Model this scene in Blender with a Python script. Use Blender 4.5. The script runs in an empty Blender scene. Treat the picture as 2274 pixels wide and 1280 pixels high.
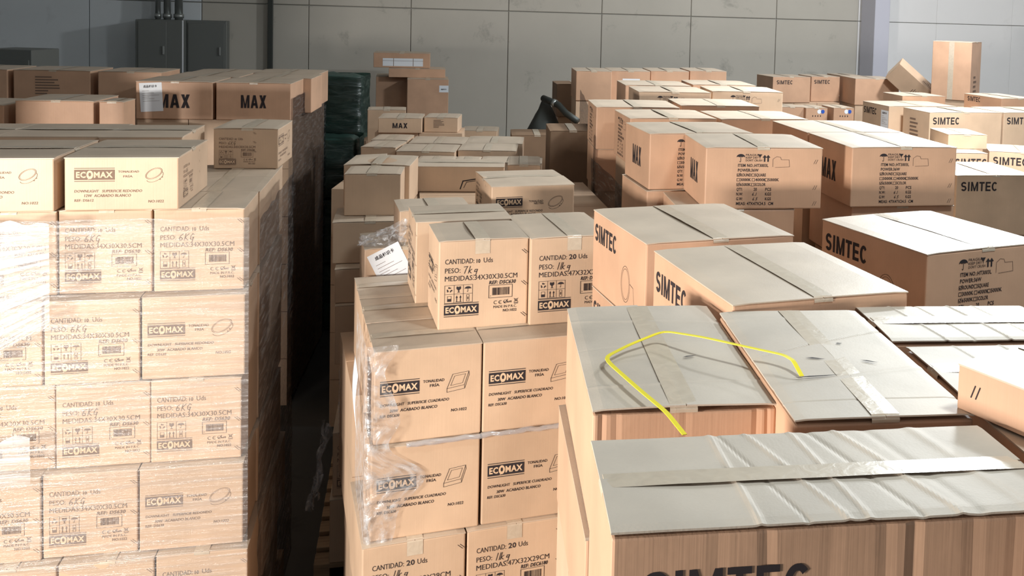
import bpy, bmesh, math, random
from mathutils import Matrix, Vector, noise
import numpy as np

scn = bpy.context.scene
COL = scn.collection
HEAD = math.radians(-14.0)                      # the camera looks 14 degrees right of the room's depth axis
CH, SH = math.cos(HEAD), math.sin(HEAD)
def W(x, y, z=0.0):                             # survey metres (measured from the camera stand) -> room metres
    return Vector((CH*x - SH*y, SH*x + CH*y, z))

# ------------------------------------------------------------------ camera
FPX, CX, CY = 2232.96, 1462.83, 162.135         # focal length and principal point on the 2274 x 1280 frame
cam_data = bpy.data.cameras.new('camera')
cam_data.sensor_width = 36.0
cam_data.lens = 36.0*FPX/2274.0
cam_data.shift_x = (1137.0 - CX)/2274.0
cam_data.shift_y = -(640.0 - CY)/2274.0
cam_data.clip_start = 0.05
cam = bpy.data.objects.new('camera', cam_data)
COL.objects.link(cam)
cam.matrix_world = (Matrix.Translation((0, 0, 2.69)) @ Matrix.Rotation(HEAD, 4, 'Z')
                    @ Matrix.Rotation(math.radians(90 - 3.41522), 4, 'X') @ Matrix.Rotation(math.radians(1.70586), 4, 'Z'))
scn.camera = cam

# ------------------------------------------------------------------ light
scn.view_settings.view_transform = 'Standard'
scn.view_settings.look = 'None'
scn.view_settings.gamma = 1.0
scn.view_settings.use_curve_mapping = False
scn.view_settings.exposure = 0.0
world = bpy.data.worlds.new('world'); scn.world = world
world.use_nodes = True
bg = world.node_tree.nodes['Background']
bg.inputs[0].default_value = (0.92, 0.97, 1.0, 1); bg.inputs[1].default_value = 0.27

def area(name, loc, target, size, power, color, size_y=None, spread=180):
    l = bpy.data.lights.new(name, 'AREA'); l.energy = power; l.color = color; l.size = size
    if size_y: l.shape = 'RECTANGLE'; l.size_y = size_y
    l.spread = math.radians(spread)
    o = bpy.data.objects.new(name, l); COL.objects.link(o); o.location = loc
    o.rotation_euler = (Vector(target) - Vector(loc)).to_track_quat('-Z', 'Y').to_euler()
    return o
area('dock_daylight', W(-3.0, 0.12, 2.07), W(-0.4, 3.6, 1.85), 0.55, 300, (1.0, 0.94, 0.87), 0.26)
area('bay_lamp', W(2.1, 6.35, 4.0), W(2.1, 6.2, 0.0), 0.45, 270, (0.90, 0.97, 1.0), 0.45)
area('near_tops_fill', W(1.5, 1.9, 4.6), W(1.5, 1.9, 0.0), 0.45, 75, (0.84, 0.96, 1.0), 0.45)  # added fill with no known lamp behind it, brightens the near carton tops
lp = bpy.data.lights.new('bay_lamp_rear', 'POINT'); lp.energy = 400; lp.color = (0.93, 0.97, 1.0); lp.shadow_soft_size = 0.18
lo = bpy.data.objects.new('bay_lamp_rear', lp); COL.objects.link(lo); lo.location = W(3.1, 9.6, 4.2)

# ------------------------------------------------------------------ materials
def mat(name):
    m = bpy.data.materials.new(name); m.use_nodes = True
    nt = m.node_tree
    return m, nt, nt.nodes['Principled BSDF']
def nd(nt, t, **kw):
    n = nt.nodes.new(t)
    for k, v in kw.items():
        if k in n.inputs: n.inputs[k].default_value = v
        else: setattr(n, k, v)
    return n
def ramp(nt, fac, stops):
    r = nt.nodes.new('ShaderNodeValToRGB'); e = r.color_ramp.elements
    while len(e) < len(stops): e.new(0.5)
    for el, (p, c) in zip(e, stops): el.position = p; el.color = (*c, 1)
    nt.links.new(fac, r.inputs[0]); return r

def kraft(name, col, rough=0.5, spec=0.45, stain=0.12, flute=0.05):
    m, nt, b = mat(name); L = nt.links.new
    tc = nd(nt, 'ShaderNodeTexCoord'); oi = nd(nt, 'ShaderNodeObjectInfo')
    n1 = nd(nt, 'ShaderNodeTexNoise', Scale=5.0, Detail=5.0); L(tc.outputs['Object'], n1.inputs['Vector'])
    d = [c*(1-stain) for c in col]; u = [min(1, c*(1+stain*0.6)) for c in col]
    r = ramp(nt, n1.outputs['Fac'], [(0.3, d), (0.7, u)])
    mp = nd(nt, 'ShaderNodeMapping'); mp.inputs['Scale'].default_value = (220, 220, 3); L(tc.outputs['Object'], mp.inputs['Vector'])
    n2 = nd(nt, 'ShaderNodeTexNoise', Scale=1.0, Detail=2.0); L(mp.outputs[0], n2.inputs['Vector'])
    hs = nd(nt, 'ShaderNodeHueSaturation'); L(r.outputs[0], hs.inputs['Color'])
    mr = nd(nt, 'ShaderNodeMapRange'); L(oi.outputs['Random'], mr.inputs[0]); mr.inputs[3].default_value = 0.93; mr.inputs[4].default_value = 1.05
    L(mr.outputs[0], hs.inputs['Value'])
    mx = nd(nt, 'ShaderNodeMix', data_type='RGBA', blend_type='MULTIPLY'); mx.inputs[0].default_value = flute
    L(hs.outputs[0], mx.inputs[6]); L(n2.outputs['Fac'], mx.inputs[7]); L(mx.outputs[2], b.inputs['Base Color'])
    bp = nd(nt, 'ShaderNodeBump', Strength=0.12, Distance=0.002); L(n2.outputs['Fac'], bp.inputs['Height'])
    n3 = nd(nt, 'ShaderNodeTexNoise', Scale=14.0, Detail=3.0); L(tc.outputs['Object'], n3.inputs['Vector'])
    bp2 = nd(nt, 'ShaderNodeBump', Strength=0.25, Distance=0.004); L(n3.outputs['Fac'], bp2.inputs['Height'])
    L(bp.outputs[0], bp2.inputs['Normal']); L(bp2.outputs[0], b.inputs['Normal'])
    b.inputs['Roughness'].default_value = rough; b.inputs['Specular IOR Level'].default_value = spec
    return m
def plain(name, col, rough=0.6, spec=0.4, metal=0.0):
    m, nt, b = mat(name); b.inputs['Base Color'].default_value = (*col, 1)
    b.inputs['Roughness'].default_value = rough; b.inputs['Specular IOR Level'].default_value = spec; b.inputs['Metallic'].default_value = metal
    return m
KRAFT = kraft('kraft_board', (0.60, 0.42, 0.285))
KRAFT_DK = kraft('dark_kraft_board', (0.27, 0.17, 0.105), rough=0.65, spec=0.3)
KRAFT_PINK = kraft('reddish_kraft_board', (0.60, 0.365, 0.235))
KRAFT_TOP = kraft('greyer_kraft_board', (0.58, 0.465, 0.355), rough=0.5, spec=0.5)  # paler, greyer kraft for the top flaps
KRAFT_GL = kraft('scuffed_kraft_board', (0.56, 0.475, 0.385), rough=0.58, spec=0.4, stain=0.14)
INK = plain('printing_ink', (0.035, 0.028, 0.03), 0.75, 0.2)
INK_LT = plain('faded_ink', (0.20, 0.135, 0.10), 0.8, 0.2)
PALE = plain('print_knockout', (0.66, 0.47, 0.31), 0.6, 0.3)
PAPER = plain('white_paper', (0.80, 0.83, 0.87), 0.6, 0.4)
STRAPM = plain('yellow_strap_plastic', (0.86, 0.72, 0.03), 0.25, 0.6)
def tape_mat():
    m, nt, b = mat('packing_tape'); L = nt.links.new
    tc = nd(nt, 'ShaderNodeTexCoord')
    n = nd(nt, 'ShaderNodeTexNoise', Scale=38.0, Detail=3.0, Distortion=1.0); L(tc.outputs['Object'], n.inputs['Vector'])
    r = ramp(nt, n.outputs['Fac'], [(0.35, (0.51, 0.42, 0.32)), (0.7, (0.57, 0.475, 0.365))]); L(r.outputs[0], b.inputs['Base Color'])
    bp = nd(nt, 'ShaderNodeBump', Strength=0.2, Distance=0.004); L(n.outputs['Fac'], bp.inputs['Height']); L(bp.outputs[0], b.inputs['Normal'])
    b.inputs['Roughness'].default_value = 0.30; b.inputs['Specular IOR Level'].default_value = 0.6
    return m
TAPE = tape_mat()
def film_mat(name, tint, base_fac, streak_fac, rough, stretch, rot=0.0, scale=1.0, haze=0.0, hazecol=(0.8, 0.82, 0.85)):
    """clear stretch film: mostly lets light through, with glossy streaks where it is pulled into wrinkles"""
    m = bpy.data.materials.new(name); m.use_nodes = True; nt = m.node_tree; L = nt.links.new
    nt.nodes.clear()
    out = nd(nt, 'ShaderNodeOutputMaterial'); tc = nd(nt, 'ShaderNodeTexCoord')
    mp = nd(nt, 'ShaderNodeMapping'); L(tc.outputs['UV'], mp.inputs['Vector'])
    mp.inputs['Rotation'].default_value = (0, 0, rot); mp.inputs['Scale'].default_value = (stretch[0]*scale, stretch[1]*scale, 1)
    n = nd(nt, 'ShaderNodeTexNoise', Scale=1.0, Detail=6.0, Roughness=0.62, Distortion=0.4); L(mp.outputs[0], n.inputs['Vector'])
    r = ramp(nt, n.outputs['Fac'], [(0.46, (0, 0, 0)), (0.72, (1, 1, 1))])
    bp = nd(nt, 'ShaderNodeBump', Strength=0.75, Distance=0.012); L(n.outputs['Fac'], bp.inputs['Height'])
    tr = nd(nt, 'ShaderNodeBsdfTransparent'); tr.inputs[0].default_value = (*tint, 1)
    gl = nd(nt, 'ShaderNodeBsdfGlossy', Roughness=rough); L(bp.outputs[0], gl.inputs['Normal'])
    df = nd(nt, 'ShaderNodeBsdfDiffuse'); df.inputs[0].default_value = (*hazecol, 1); L(bp.outputs[0], df.inputs['Normal'])
    ad = nd(nt, 'ShaderNodeMixShader'); ad.inputs[0].default_value = haze; L(gl.outputs[0], ad.inputs[1]); L(df.outputs[0], ad.inputs[2])
    ma = nd(nt, 'ShaderNodeMath', operation='MULTIPLY_ADD'); L(r.outputs[0], ma.inputs[0]); ma.inputs[1].default_value = streak_fac; ma.inputs[2].default_value = base_fac
    mx = nd(nt, 'ShaderNodeMixShader'); L(ma.outputs[0], mx.inputs[0]); L(tr.outputs[0], mx.inputs[1]); L(ad.outputs[0], mx.inputs[2]); L(mx.outputs[0], out.inputs[0])
    return m
FILM_FRONT = film_mat('film_clear', (0.97, 0.97, 0.97), 0.11, 0.20, 0.20, (2.5, 55), 0.08, haze=0.50)
FILM_GLARE = film_mat('film_glare', (0.97, 0.97, 0.97), 0.16, 0.85, 0.25, (1.2, 30), 0.12, haze=0.75, hazecol=(0.9, 0.9, 0.9))  # white haze painted in to imitate glare on the film
FILM_SIDE = film_mat('film_shade_tint', (0.42, 0.41, 0.42), 0.05, 0.28, 0.3, (7, 46), -0.9, haze=0.4, hazecol=(0.35, 0.34, 0.34))  # dark tint stands in for shade on the wrapped sides
FILM_CRUMPLE = film_mat('film_crumpled', (0.96, 0.96, 0.97), 0.13, 0.75, 0.12, (24, 24), 0.5, haze=0.55)
FILM_GREEN = film_mat('film_green', (0.10, 0.20, 0.17), 0.25, 0.35, 0.25, (9, 9), 0.6, haze=0.7, hazecol=(0.05, 0.115, 0.10))
def wall_mat(name, c0, c1, smudge=0.38):
    m, nt, b = mat(name); L = nt.links.new
    ge = nd(nt, 'ShaderNodeNewGeometry')
    n1 = nd(nt, 'ShaderNodeTexNoise', Scale=0.7, Detail=6.0, Roughness=0.6); L(ge.outputs['Position'], n1.inputs['Vector'])
    r = ramp(nt, n1.outputs['Fac'], [(0.25, c0), (0.75, c1)])
    n2 = nd(nt, 'ShaderNodeTexNoise', Scale=2.3, Detail=9.0, Roughness=0.72, Distortion=0.3); L(ge.outputs['Position'], n2.inputs['Vector'])
    r2 = ramp(nt, n2.outputs['Fac'], [(0.58, (1, 1, 1)), (0.76, (smudge,)*3)])
    mx = nd(nt, 'ShaderNodeMix', data_type='RGBA', blend_type='MULTIPLY'); mx.inputs[0].default_value = 0.8
    L(r.outputs[0], mx.inputs[6]); L(r2.outputs[0], mx.inputs[7]); L(mx.outputs[2], b.inputs['Base Color'])
    bp = nd(nt, 'ShaderNodeBump', Strength=0.1, Distance=0.01); L(n2.outputs['Fac'], bp.inputs['Height']); L(bp.outputs[0], b.inputs['Normal'])
    b.inputs['Roughness'].default_value = 0.75
    return m
WALLM = wall_mat('painted_wall_panel', (0.44, 0.415, 0.36), (0.52, 0.49, 0.43))
WALLR = wall_mat('plastered_wall', (0.78, 0.77, 0.76), (0.84, 0.83, 0.82), 0.8)
WALLL = wall_mat('grey_blue_wall', (0.60, 0.64, 0.66), (0.68, 0.72, 0.74), 0.7)
JOINT = plain('wall_joint', (0.34, 0.33, 0.30), 0.9)
FLOORM = wall_mat('concrete_floor', (0.035, 0.035, 0.034), (0.07, 0.07, 0.066))
CEILM = plain('ceiling_sheet', (0.45, 0.46, 0.46), 0.8)
COLM = wall_mat('column_paint', (0.50, 0.50, 0.57), (0.55, 0.55, 0.62), 0.85)
STEEL = plain('dark_steel', (0.05, 0.055, 0.05), 0.5, 0.5, 0.4)
GREYBOX = plain('grey_metal', (0.16, 0.17, 0.16), 0.5, 0.5, 0.2)
ZINC = plain('zinc_pipe', (0.35, 0.37, 0.36), 0.35, 0.5, 0.7)
TARP = plain('dark_tarp', (0.055, 0.06, 0.055), 0.7, 0.3)
GREENB = plain('green_sheet', (0.02, 0.06, 0.05), 0.5, 0.4)
def wood():
    m, nt, b = mat('pallet_wood'); L = nt.links.new
    tc = nd(nt, 'ShaderNodeTexCoord'); mp = nd(nt, 'ShaderNodeMapping'); mp.inputs['Scale'].default_value = (3, 40, 40); L(tc.outputs['Object'], mp.inputs[0])
    n = nd(nt, 'ShaderNodeTexNoise', Scale=1.0, Detail=4.0); L(mp.outputs[0], n.inputs['Vector'])
    r = ramp(nt, n.outputs['Fac'], [(0.3, (0.20, 0.13, 0.075)), (0.7, (0.36, 0.25, 0.15))]); L(r.outputs[0], b.inputs['Base Color']); b.inputs['Roughness'].default_value = 0.8
    return m
WOOD = wood()

# ------------------------------------------------------------------ object helpers
def link(name, me, parent=None, m=None):
    o = bpy.data.objects.new(name, me); COL.objects.link(o)
    if parent is not None: o.parent = parent
    if m is not None and not me.materials: me.materials.append(m)
    return o
def tag(o, label, cat, group=None, kind=None):
    o['label'] = label; o['category'] = cat
    if group: o['group'] = group
    if kind: o['kind'] = kind
    return o
def mesh_from(name, vs, fs, mats=(), idx=None, smooth=False):
    me = bpy.data.meshes.new(name); me.from_pydata([tuple(v) for v in vs], [], fs)
    for m in mats: me.materials.append(m)
    if idx:
        for p, i in zip(me.polygons, idx): p.material_index = i
    if smooth: me.polygons.foreach_set('use_smooth', [True]*len(me.polygons))
    me.update(); return me
def bm_mesh(name, bm, m, smooth=False):
    me = bpy.data.meshes.new(name); bm.to_mesh(me); bm.free(); me.materials.append(m)
    if smooth: me.polygons.foreach_set('use_smooth', [True]*len(me.polygons))
    return me
def block(name, sx, sy, sz, m, bevel=0.004, seg=1, origin='base'):
    bm = bmesh.new(); bmesh.ops.create_cube(bm, size=1.0)
    for v in bm.verts: v.co = Vector((v.co.x*sx, v.co.y*sy, (v.co.z + (0.5 if origin == 'base' else 0))*sz))
    if bevel: bmesh.ops.bevel(bm, geom=bm.edges[:], offset=bevel, segments=seg, profile=0.5, affect='EDGES')
    return bm_mesh(name, bm, m)
def tube(name, pts, r, m, n=10):
    vs, fs = [], []; P = [Vector(p) for p in pts]
    for i, p in enumerate(P):
        t = (P[min(i+1, len(P)-1)] - P[max(i-1, 0)]).normalized()
        a = t.cross(Vector((0, 0, 1))); a = a.normalized() if a.length > 1e-3 else Vector((1, 0, 0)); b = t.cross(a)
        rr = r[i] if isinstance(r, (list, tuple)) else r
        for k in range(n):
            w = 2*math.pi*k/n; vs.append(p + rr*(math.cos(w)*a + math.sin(w)*b))
    for i in range(len(P)-1):
        for k in range(n): fs.append((i*n+k, i*n+(k+1) % n, (i+1)*n+(k+1) % n, (i+1)*n+k))
    fs.append(tuple(range(n))[::-1]); fs.append(tuple((len(P)-1)*n+k for k in range(n)))
    return mesh_from(name, vs, fs, [m], smooth=True)

# ------------------------------------------------------------------ room shell
WY = 13.10                                        # back wall plane, room frame
def structure(name, me, loc=(0, 0, 0)):
    o = link(name, me); o.location = loc; o['kind'] = 'structure'; return o
FLOORM.node_tree.nodes['Principled BSDF'].inputs['Specular IOR Level'].default_value = 0.1
structure('floor', block('floor', 26, 22, 0.1, FLOORM, 0), (0, 5.2, -0.1))
structure('ceiling', block('ceiling', 26, 14.6, 0.1, CEILM, 0), (0, 8.5, 6.2))
structure('wall_left', block('wall_left', 0.15, 13.0, 6.2, WALLL, 0), (-9.0, 6.8, 0))
structure('wall_right', block('wall_right', 0.15, 13.0, 6.2, WALLR, 0), (10.0, 6.8, 0))
wall = structure('wall_back', block('wall_back', 19.2, 0.15, 6.2, JOINT, 0), (0.5, WY + 0.10, 0))
PX0 = 6.14
def panel_mesh(name, w, h, m): return block(name, w, 0.026, h, m, 0.005)
SEAM = 2.655
PW = 1.224
low, upp = panel_mesh('panel', PW - 0.007, SEAM - 0.006, WALLM), panel_mesh('panel', PW - 0.007, 2.75, WALLM)
lowl, uppl = panel_mesh('panel', PW - 0.007, SEAM - 0.006, WALLL), panel_mesh('panel', PW - 0.007, 2.75, WALLL)
lowr, uppr = panel_mesh('panel', PW - 0.003, SEAM - 0.002, WALLR), panel_mesh('panel', PW - 0.003, 2.75, WALLR)
for i in range(-11, 6):
    x = PX0 + (i + 0.5)*PW
    if not -9.1 < x < 10.0: continue
    side = 'l' if x < -3.0 else ('r' if i >= 0 else '')
    a, b = {'l': (lowl, uppl), 'r': (lowr, uppr), '': (low, upp)}[side]
    for me, z in ((a, 0.0), (b, SEAM + 0.006)):
        o = link('panel', me, wall); o.location = (x - 0.5, -0.088, z)
pil = block('pillar', 0.22, 0.43, 6.2, COLM, 0.006); structure('pillar', pil, (6.254, 12.80, 0))

# ------------------------------------------------------------------ printing: flat lettering and marks, in metres on a face
_txt = {}
def glyphs(s, bold=0.0):
    key = (s, bold)
    if key not in _txt:
        cu = bpy.data.curves.new('t', 'FONT'); cu.body = s; cu.size = 1.0; cu.offset = bold; cu.resolution_u = 2; cu.space_character = 1.0 + bold*2.4; cu.fill_mode = 'FRONT'
        o = bpy.data.objects.new('t', cu); COL.objects.link(o)
        me = o.evaluated_get(bpy.context.evaluated_depsgraph_get()).to_mesh()
        v = np.array([x.co[:2] for x in me.vertices]).reshape(-1, 2); f = [tuple(p.vertices) for p in me.polygons]
        o.to_mesh_clear() if False else None
        bpy.data.objects.remove(o); bpy.data.curves.remove(cu)
        _txt[key] = (v, f)
    return _txt[key]
CAPH = None
class Print:
    """one printed design; parts[name] = (verts, faces, material index)"""
    def __init__(s): s.parts = {}
    def add(s, part, vs, fs, mi=0, z=0.0):
        P = s.parts.setdefault(part, ([], [], [])); n = len(P[0])
        P[0].extend((float(x), float(y), z) for x, y in vs); P[1].extend(tuple(i+n for i in f) for f in fs); P[2].extend([mi]*len(fs))
    def text(s, part, st, x, y, cap, width=None, bold=0.0, shear=0.0, mi=0, z=0.0, ang=0.0):
        global CAPH
        if CAPH is None: CAPH = float(glyphs('H')[0][:, 1].max())
        v, f = glyphs(st, bold)
        if len(v) == 0: return
        v = v.copy(); v[:, 0] -= v[:, 0].min(); sy = cap/CAPH; sx = (width/v[:, 0].max()) if width else sy
        q = np.stack([v[:, 0]*sx + v[:, 1]*sy*shear, v[:, 1]*sy], 1)
        if ang:
            c, n = math.cos(ang), math.sin(ang); q = q @ np.array([[c, n], [-n, c]])
        s.add(part, q + (x, y), f, mi, z)
    def poly(s, part, pts, mi=0, z=0.0): s.add(part, pts, [tuple(range(len(pts)))], mi, z)
    def rect(s, part, x, y, w, h, mi=0, z=0.0): s.poly(part, [(x, y), (x+w, y), (x+w, y+h), (x, y+h)], mi, z)
    def line(s, part, pts, t, closed=False):
        P = list(pts) + ([pts[0]] if closed else [])
        for (x0, y0), (x1, y1) in zip(P[:-1], P[1:]):
            d = math.hypot(x1-x0, y1-y0) or 1e-6; nx, ny = -(y1-y0)/d*t/2, (x1-x0)/d*t/2; ex, ey = (x1-x0)/d*t/2, (y1-y0)/d*t/2
            s.poly(part, [(x0-ex-nx, y0-ey-ny), (x1+ex-nx, y1+ey-ny), (x1+ex+nx, y1+ey+ny), (x0-ex+nx, y0-ey+ny)])
    def frame(s, part, x, y, w, h, t): s.line(part, [(x, y), (x+w, y), (x+w, y+h), (x, y+h)], t, True)
    def ell(s, part, cx, cy, rx, ry, t, rot=0.0, a0=0, a1=360, n=28):
        pts = []
        for k in range(n+1):
            a = math.radians(a0 + (a1-a0)*k/n); u, v = rx*math.cos(a), ry*math.sin(a)
            pts.append((cx + u*math.cos(rot) - v*math.sin(rot), cy + u*math.sin(rot) + v*math.cos(rot)))
        s.line(part, pts, t)
    def build(s, mats):
        return [(n, mesh_from(n, v, f, [mats[k] for k in range(max(mi)+1)], mi)) for n, (v, f, mi) in s.parts.items()]
def fw(T, x, y, s, seq, t=0.0022, part='handwritten_weight'):
    """pen strokes, in cells of width s"""
    G = {'6': [[(.7, 1), (.3, .7), (.12, .3), (.3, .02), (.6, .05), (.68, .3), (.45, .45), (.15, .3)]],
         '7': [[(.1, .95), (.7, 1), (.5, .6), (.35, 0)]], '1': [[(.5, 1), (.35, 0)]],
         'K': [[(.25, 1), (.12, 0)], [(.8, 1), (.2, .45), (.75, 0)]], 'k': [[(.25, 1), (.1, 0)], [(.6, .55), (.17, .3), (.6, 0)]],
         'G': [[(.8, .85), (.5, 1), (.2, .6), (.25, .15), (.6, .1), (.75, .45), (.5, .45)], [(.75, .45), (.6, -.3)]],
         'g': [[(.7, .5), (.3, .5), (.2, .2), (.55, .15), (.7, .5), (.55, -.4), (.2, -.35)]],
         '5': [[(.8, 1), (.3, 1), (.25, .6), (.65, .55), (.6, .1), (.15, .05)]], '.': [[(.4, .02), (.5, .06)]], '8': [[(.5, .5), (.2, .8), (.5, 1), (.7, .8), (.3, .25), (.5, 0), (.75, .2), (.5, .5)]]}
    for ch in seq:
        for st in G.get(ch, []): T.line(part, [(x + (px + .2*py)*s, y + py*s*1.25) for px, py in st], t)
        x += s*(0.95 if ch not in '1.' else 0.5)
def block_word(T, part, word, x, y, cap, wd, wt=.20):
    """heavy sans capitals built from strokes"""
    adv = {'I': .30, 'M': .92, 'T': .68, 'S': .70, 'E': .66, 'C': .76, 'A': .80, 'X': .74}; gap = .13
    tot = sum(adv[c] for c in word) + gap*(len(word)-1); k = wd/tot; t = wt*cap; tx = min(t, .24*k)
    for c in word:
        w = adv[c]*k; L_ = lambda *q: T.poly(part, [(x + a, y + b) for a, b in q])
        if c == 'I': L_((0, 0), (w, 0), (w, cap), (0, cap)) if w < tx*1.3 else L_((w/2-tx/2, 0), (w/2+tx/2, 0), (w/2+tx/2, cap), (w/2-tx/2, cap))
        if c == 'T': L_((0, cap-t), (w, cap-t), (w, cap), (0, cap)); L_((w/2-tx/2, 0), (w/2+tx/2, 0), (w/2+tx/2, cap-t), (w/2-tx/2, cap-t))
        if c == 'E':
            L_((0, 0), (tx, 0), (tx, cap), (0, cap))
            for q, f in ((0, 1), (cap/2-t/2, .93), (cap-t, 1)): L_((tx, q), (w*f, q), (w*f, q+t), (tx, q+t))
        if c == 'M':
            L_((0, 0), (tx, 0), (tx, cap), (0, cap)); L_((w-tx, 0), (w, 0), (w, cap), (w-tx, cap))
            L_((tx, cap), (tx, cap*.62), (w/2-tx*.42, 0), (w/2, 0), (w/2, cap*.30), (tx*1.05, cap)); L_((w-tx, cap), (w-tx*1.05, cap), (w/2, cap*.30), (w/2, 0), (w/2+tx*.42, 0), (w-tx, cap*.62))
        if c == 'A':
            L_((0, 0), (tx*1.05, 0), (w/2+tx*.1, cap*.80), (w/2+tx*.55, cap), (w/2-tx*.55, cap)); L_((w, 0), (w/2+tx*.55, cap), (w/2-tx*.1, cap*.80), (w-tx*1.05, 0))
            L_((w*.24, cap*.2), (w*.76, cap*.2), (w*.70, cap*.2+t*.85), (w*.30, cap*.2+t*.85))
        if c == 'X':
            L_((0, 0), (tx*1.2, 0), (w, cap), (w-tx*1.2, cap)); L_((w-tx*1.2, 0), (w, 0), (w/2+tx*.6, cap/2), (w/2, cap/2-t*.5)); L_((0, cap), (w/2-tx*.6, cap/2), (w/2, cap/2+t*.5), (tx*1.2, cap))
        if c in 'CS':
            def arc(cx, cy, rx, ry, a0, a1, n=12):
                ou, inn = [], []
                for i in range(n+1):
                    a = math.radians(a0 + (a1-a0)*i/n); ou.append((cx + rx*math.cos(a), cy + ry*math.sin(a))); inn.append((cx + (rx-tx)*math.cos(a), cy + (ry-t)*math.sin(a)))
                for i in range(n): L_(ou[i], ou[i+1], inn[i+1], inn[i])
            if c == 'C': arc(w/2, cap/2, w/2, cap/2, 42, 318, 22)
            else:
                r = cap*.5 + t*.5; r2 = r/2
                arc(w/2, cap - r2, w/2, r2, 25, 270, 16); arc(w/2, r2, w/2, r2, -155, 90, 16)
        x += w + gap*k
def logo(T, x, y, w, h):
    T.rect('logo_banner', x, y + h*.13, w, h*.74); T.rect('logo_banner', x, y, w, h*.05); T.rect('logo_banner', x, y + h*.95, w, h*.05)
    cy = y + h*.30; ch = h*.40
    T.text('logo_banner', 'EC', x + w*.045, cy, ch, w*.24, .035, 0, 1, .0003)
    T.text('logo_banner', 'MAX', x + w*.485, cy, ch, w*.47, .035, 0, 1, .0003)
    T.add('logo_banner', [(x + w*(.385 + .085*math.cos(a)), cy + ch*.5 + ch*.78*math.sin(a)) for a in [k*math.pi/9 for k in range(18)]], [tuple(range(18))], 1, .0003)
    T.add('logo_banner', [(x + w*(.385 + .035*math.cos(a)), cy + ch*.55 + ch*.36*math.sin(a)) for a in [k*math.pi/6 for k in range(12)]], [tuple(range(12))], 0, .0005)
    T.poly('logo_banner', [(x + w*.33, cy - ch*.45), (x + w*.37, cy - ch*.2), (x + w*.36, cy + ch*.1)], 1, .0004)
def symbols(T, x, y, w, h):
    p = 'handling_symbols'; cw, ch = w/3, h/2; t = h*.018
    T.frame(p, x, y, w, h, t); T.line(p, [(x, y+ch), (x+w, y+ch)], t)
    for k in (1, 2): T.line(p, [(x+k*cw, y), (x+k*cw, y+h)], t)
    cx, cy = x + cw*.5, y + ch*1.5                                   # recycling arrows
    for k in range(3):
        a = math.radians(90 + 120*k); r = ch*.28
        q = [(cx + r*math.cos(a+d)*m, cy + r*math.sin(a+d)*m) for d, m in ((-.75, 1.1), (-.75, .62), (.15, .62), (.15, 1.1))]
        T.poly(p, q); T.poly(p, [(cx + r*math.cos(a+d)*m, cy + r*math.sin(a+d)*m) for d, m in ((.15, 1.4), (.15, .4), (.62, .9))])
    cx = x + cw*1.5                                                   # goblet
    T.poly(p, [(cx-cw*.24, cy+ch*.34), (cx-cw*.24, cy+ch*.08), (cx-cw*.05, cy-ch*.1), (cx-cw*.05, cy-ch*.26), (cx-cw*.18, cy-ch*.34), (cx+cw*.18, cy-ch*.34), (cx+cw*.05, cy-ch*.26), (cx+cw*.05, cy-ch*.1), (cx+cw*.24, cy+ch*.08), (cx+cw*.24, cy+ch*.34), (cx+cw*.05, cy+ch*.34), (cx, cy+ch*.2), (cx-cw*.06, cy+ch*.34)])
    umbrella(T, p, x + cw*2.5, cy, cw*.36, ch*.6)
    cx, cy = x + cw*.5, y + ch*.5                                     # bin
    T.frame(p, cx-cw*.2, cy-ch*.32, cw*.4, ch*.6, t); T.rect(p, cx-cw*.2, cy-ch*.32, cw*.4, ch*.3)
    for k in (-1, 1): arrow(T, p, x + cw*(1.5 + .2*k), y + ch*.12, cw*.13, ch*.72)
    T.line(p, [(x+cw*1.2, y+ch*.1), (x+cw*1.8, y+ch*.1)], t*1.5)
    cx = x + cw*2.5; T.frame(p, cx-cw*.14, y+ch*.12, cw*.28, ch*.74, t); T.text(p, '8', cx-cw*.07, y+ch*.32, ch*.32, cw*.14)
def umbrella(T, p, cx, cy, r, h):
    pts = [(cx + r*math.cos(a), cy + h*.05 + r*.75*math.sin(a)) for a in [math.pi*k/10 for k in range(11)]]
    pts += [(cx - r*.66, cy + h*.12), (cx - r*.33, cy + h*.05), (cx, cy + h*.12), (cx + r*.33, cy + h*.05), (cx + r*.66, cy + h*.12)]
    T.poly(p, pts); T.line(p, [(cx, cy + h*.1), (cx, cy - h*.42), (cx - r*.12, cy - h*.5), (cx - r*.26, cy - h*.42)], r*.1)
def arrow(T, p, x, y, w, h):
    T.poly(p, [(x - w*.28, y), (x + w*.28, y), (x + w*.28, y + h*.6), (x + w*.85, y + h*.6), (x, y + h), (x - w*.85, y + h*.6), (x - w*.28, y + h*.6)])
def barcode(T, x, y, w, h):
    p = 'barcode'; T.frame(p, x, y, w, h, h*.035); r = random.Random(5); bx = x + w*.15
    while bx < x + w*.87:
        bw = w*r.choice((.008, .014, .022)); T.rect(p, bx, y + h*.2, bw, h*.6); bx += bw + w*r.choice((.01, .016))
    T.rect(p, x + w*.06, y + h*.12, w*.02, h*.06)
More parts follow.
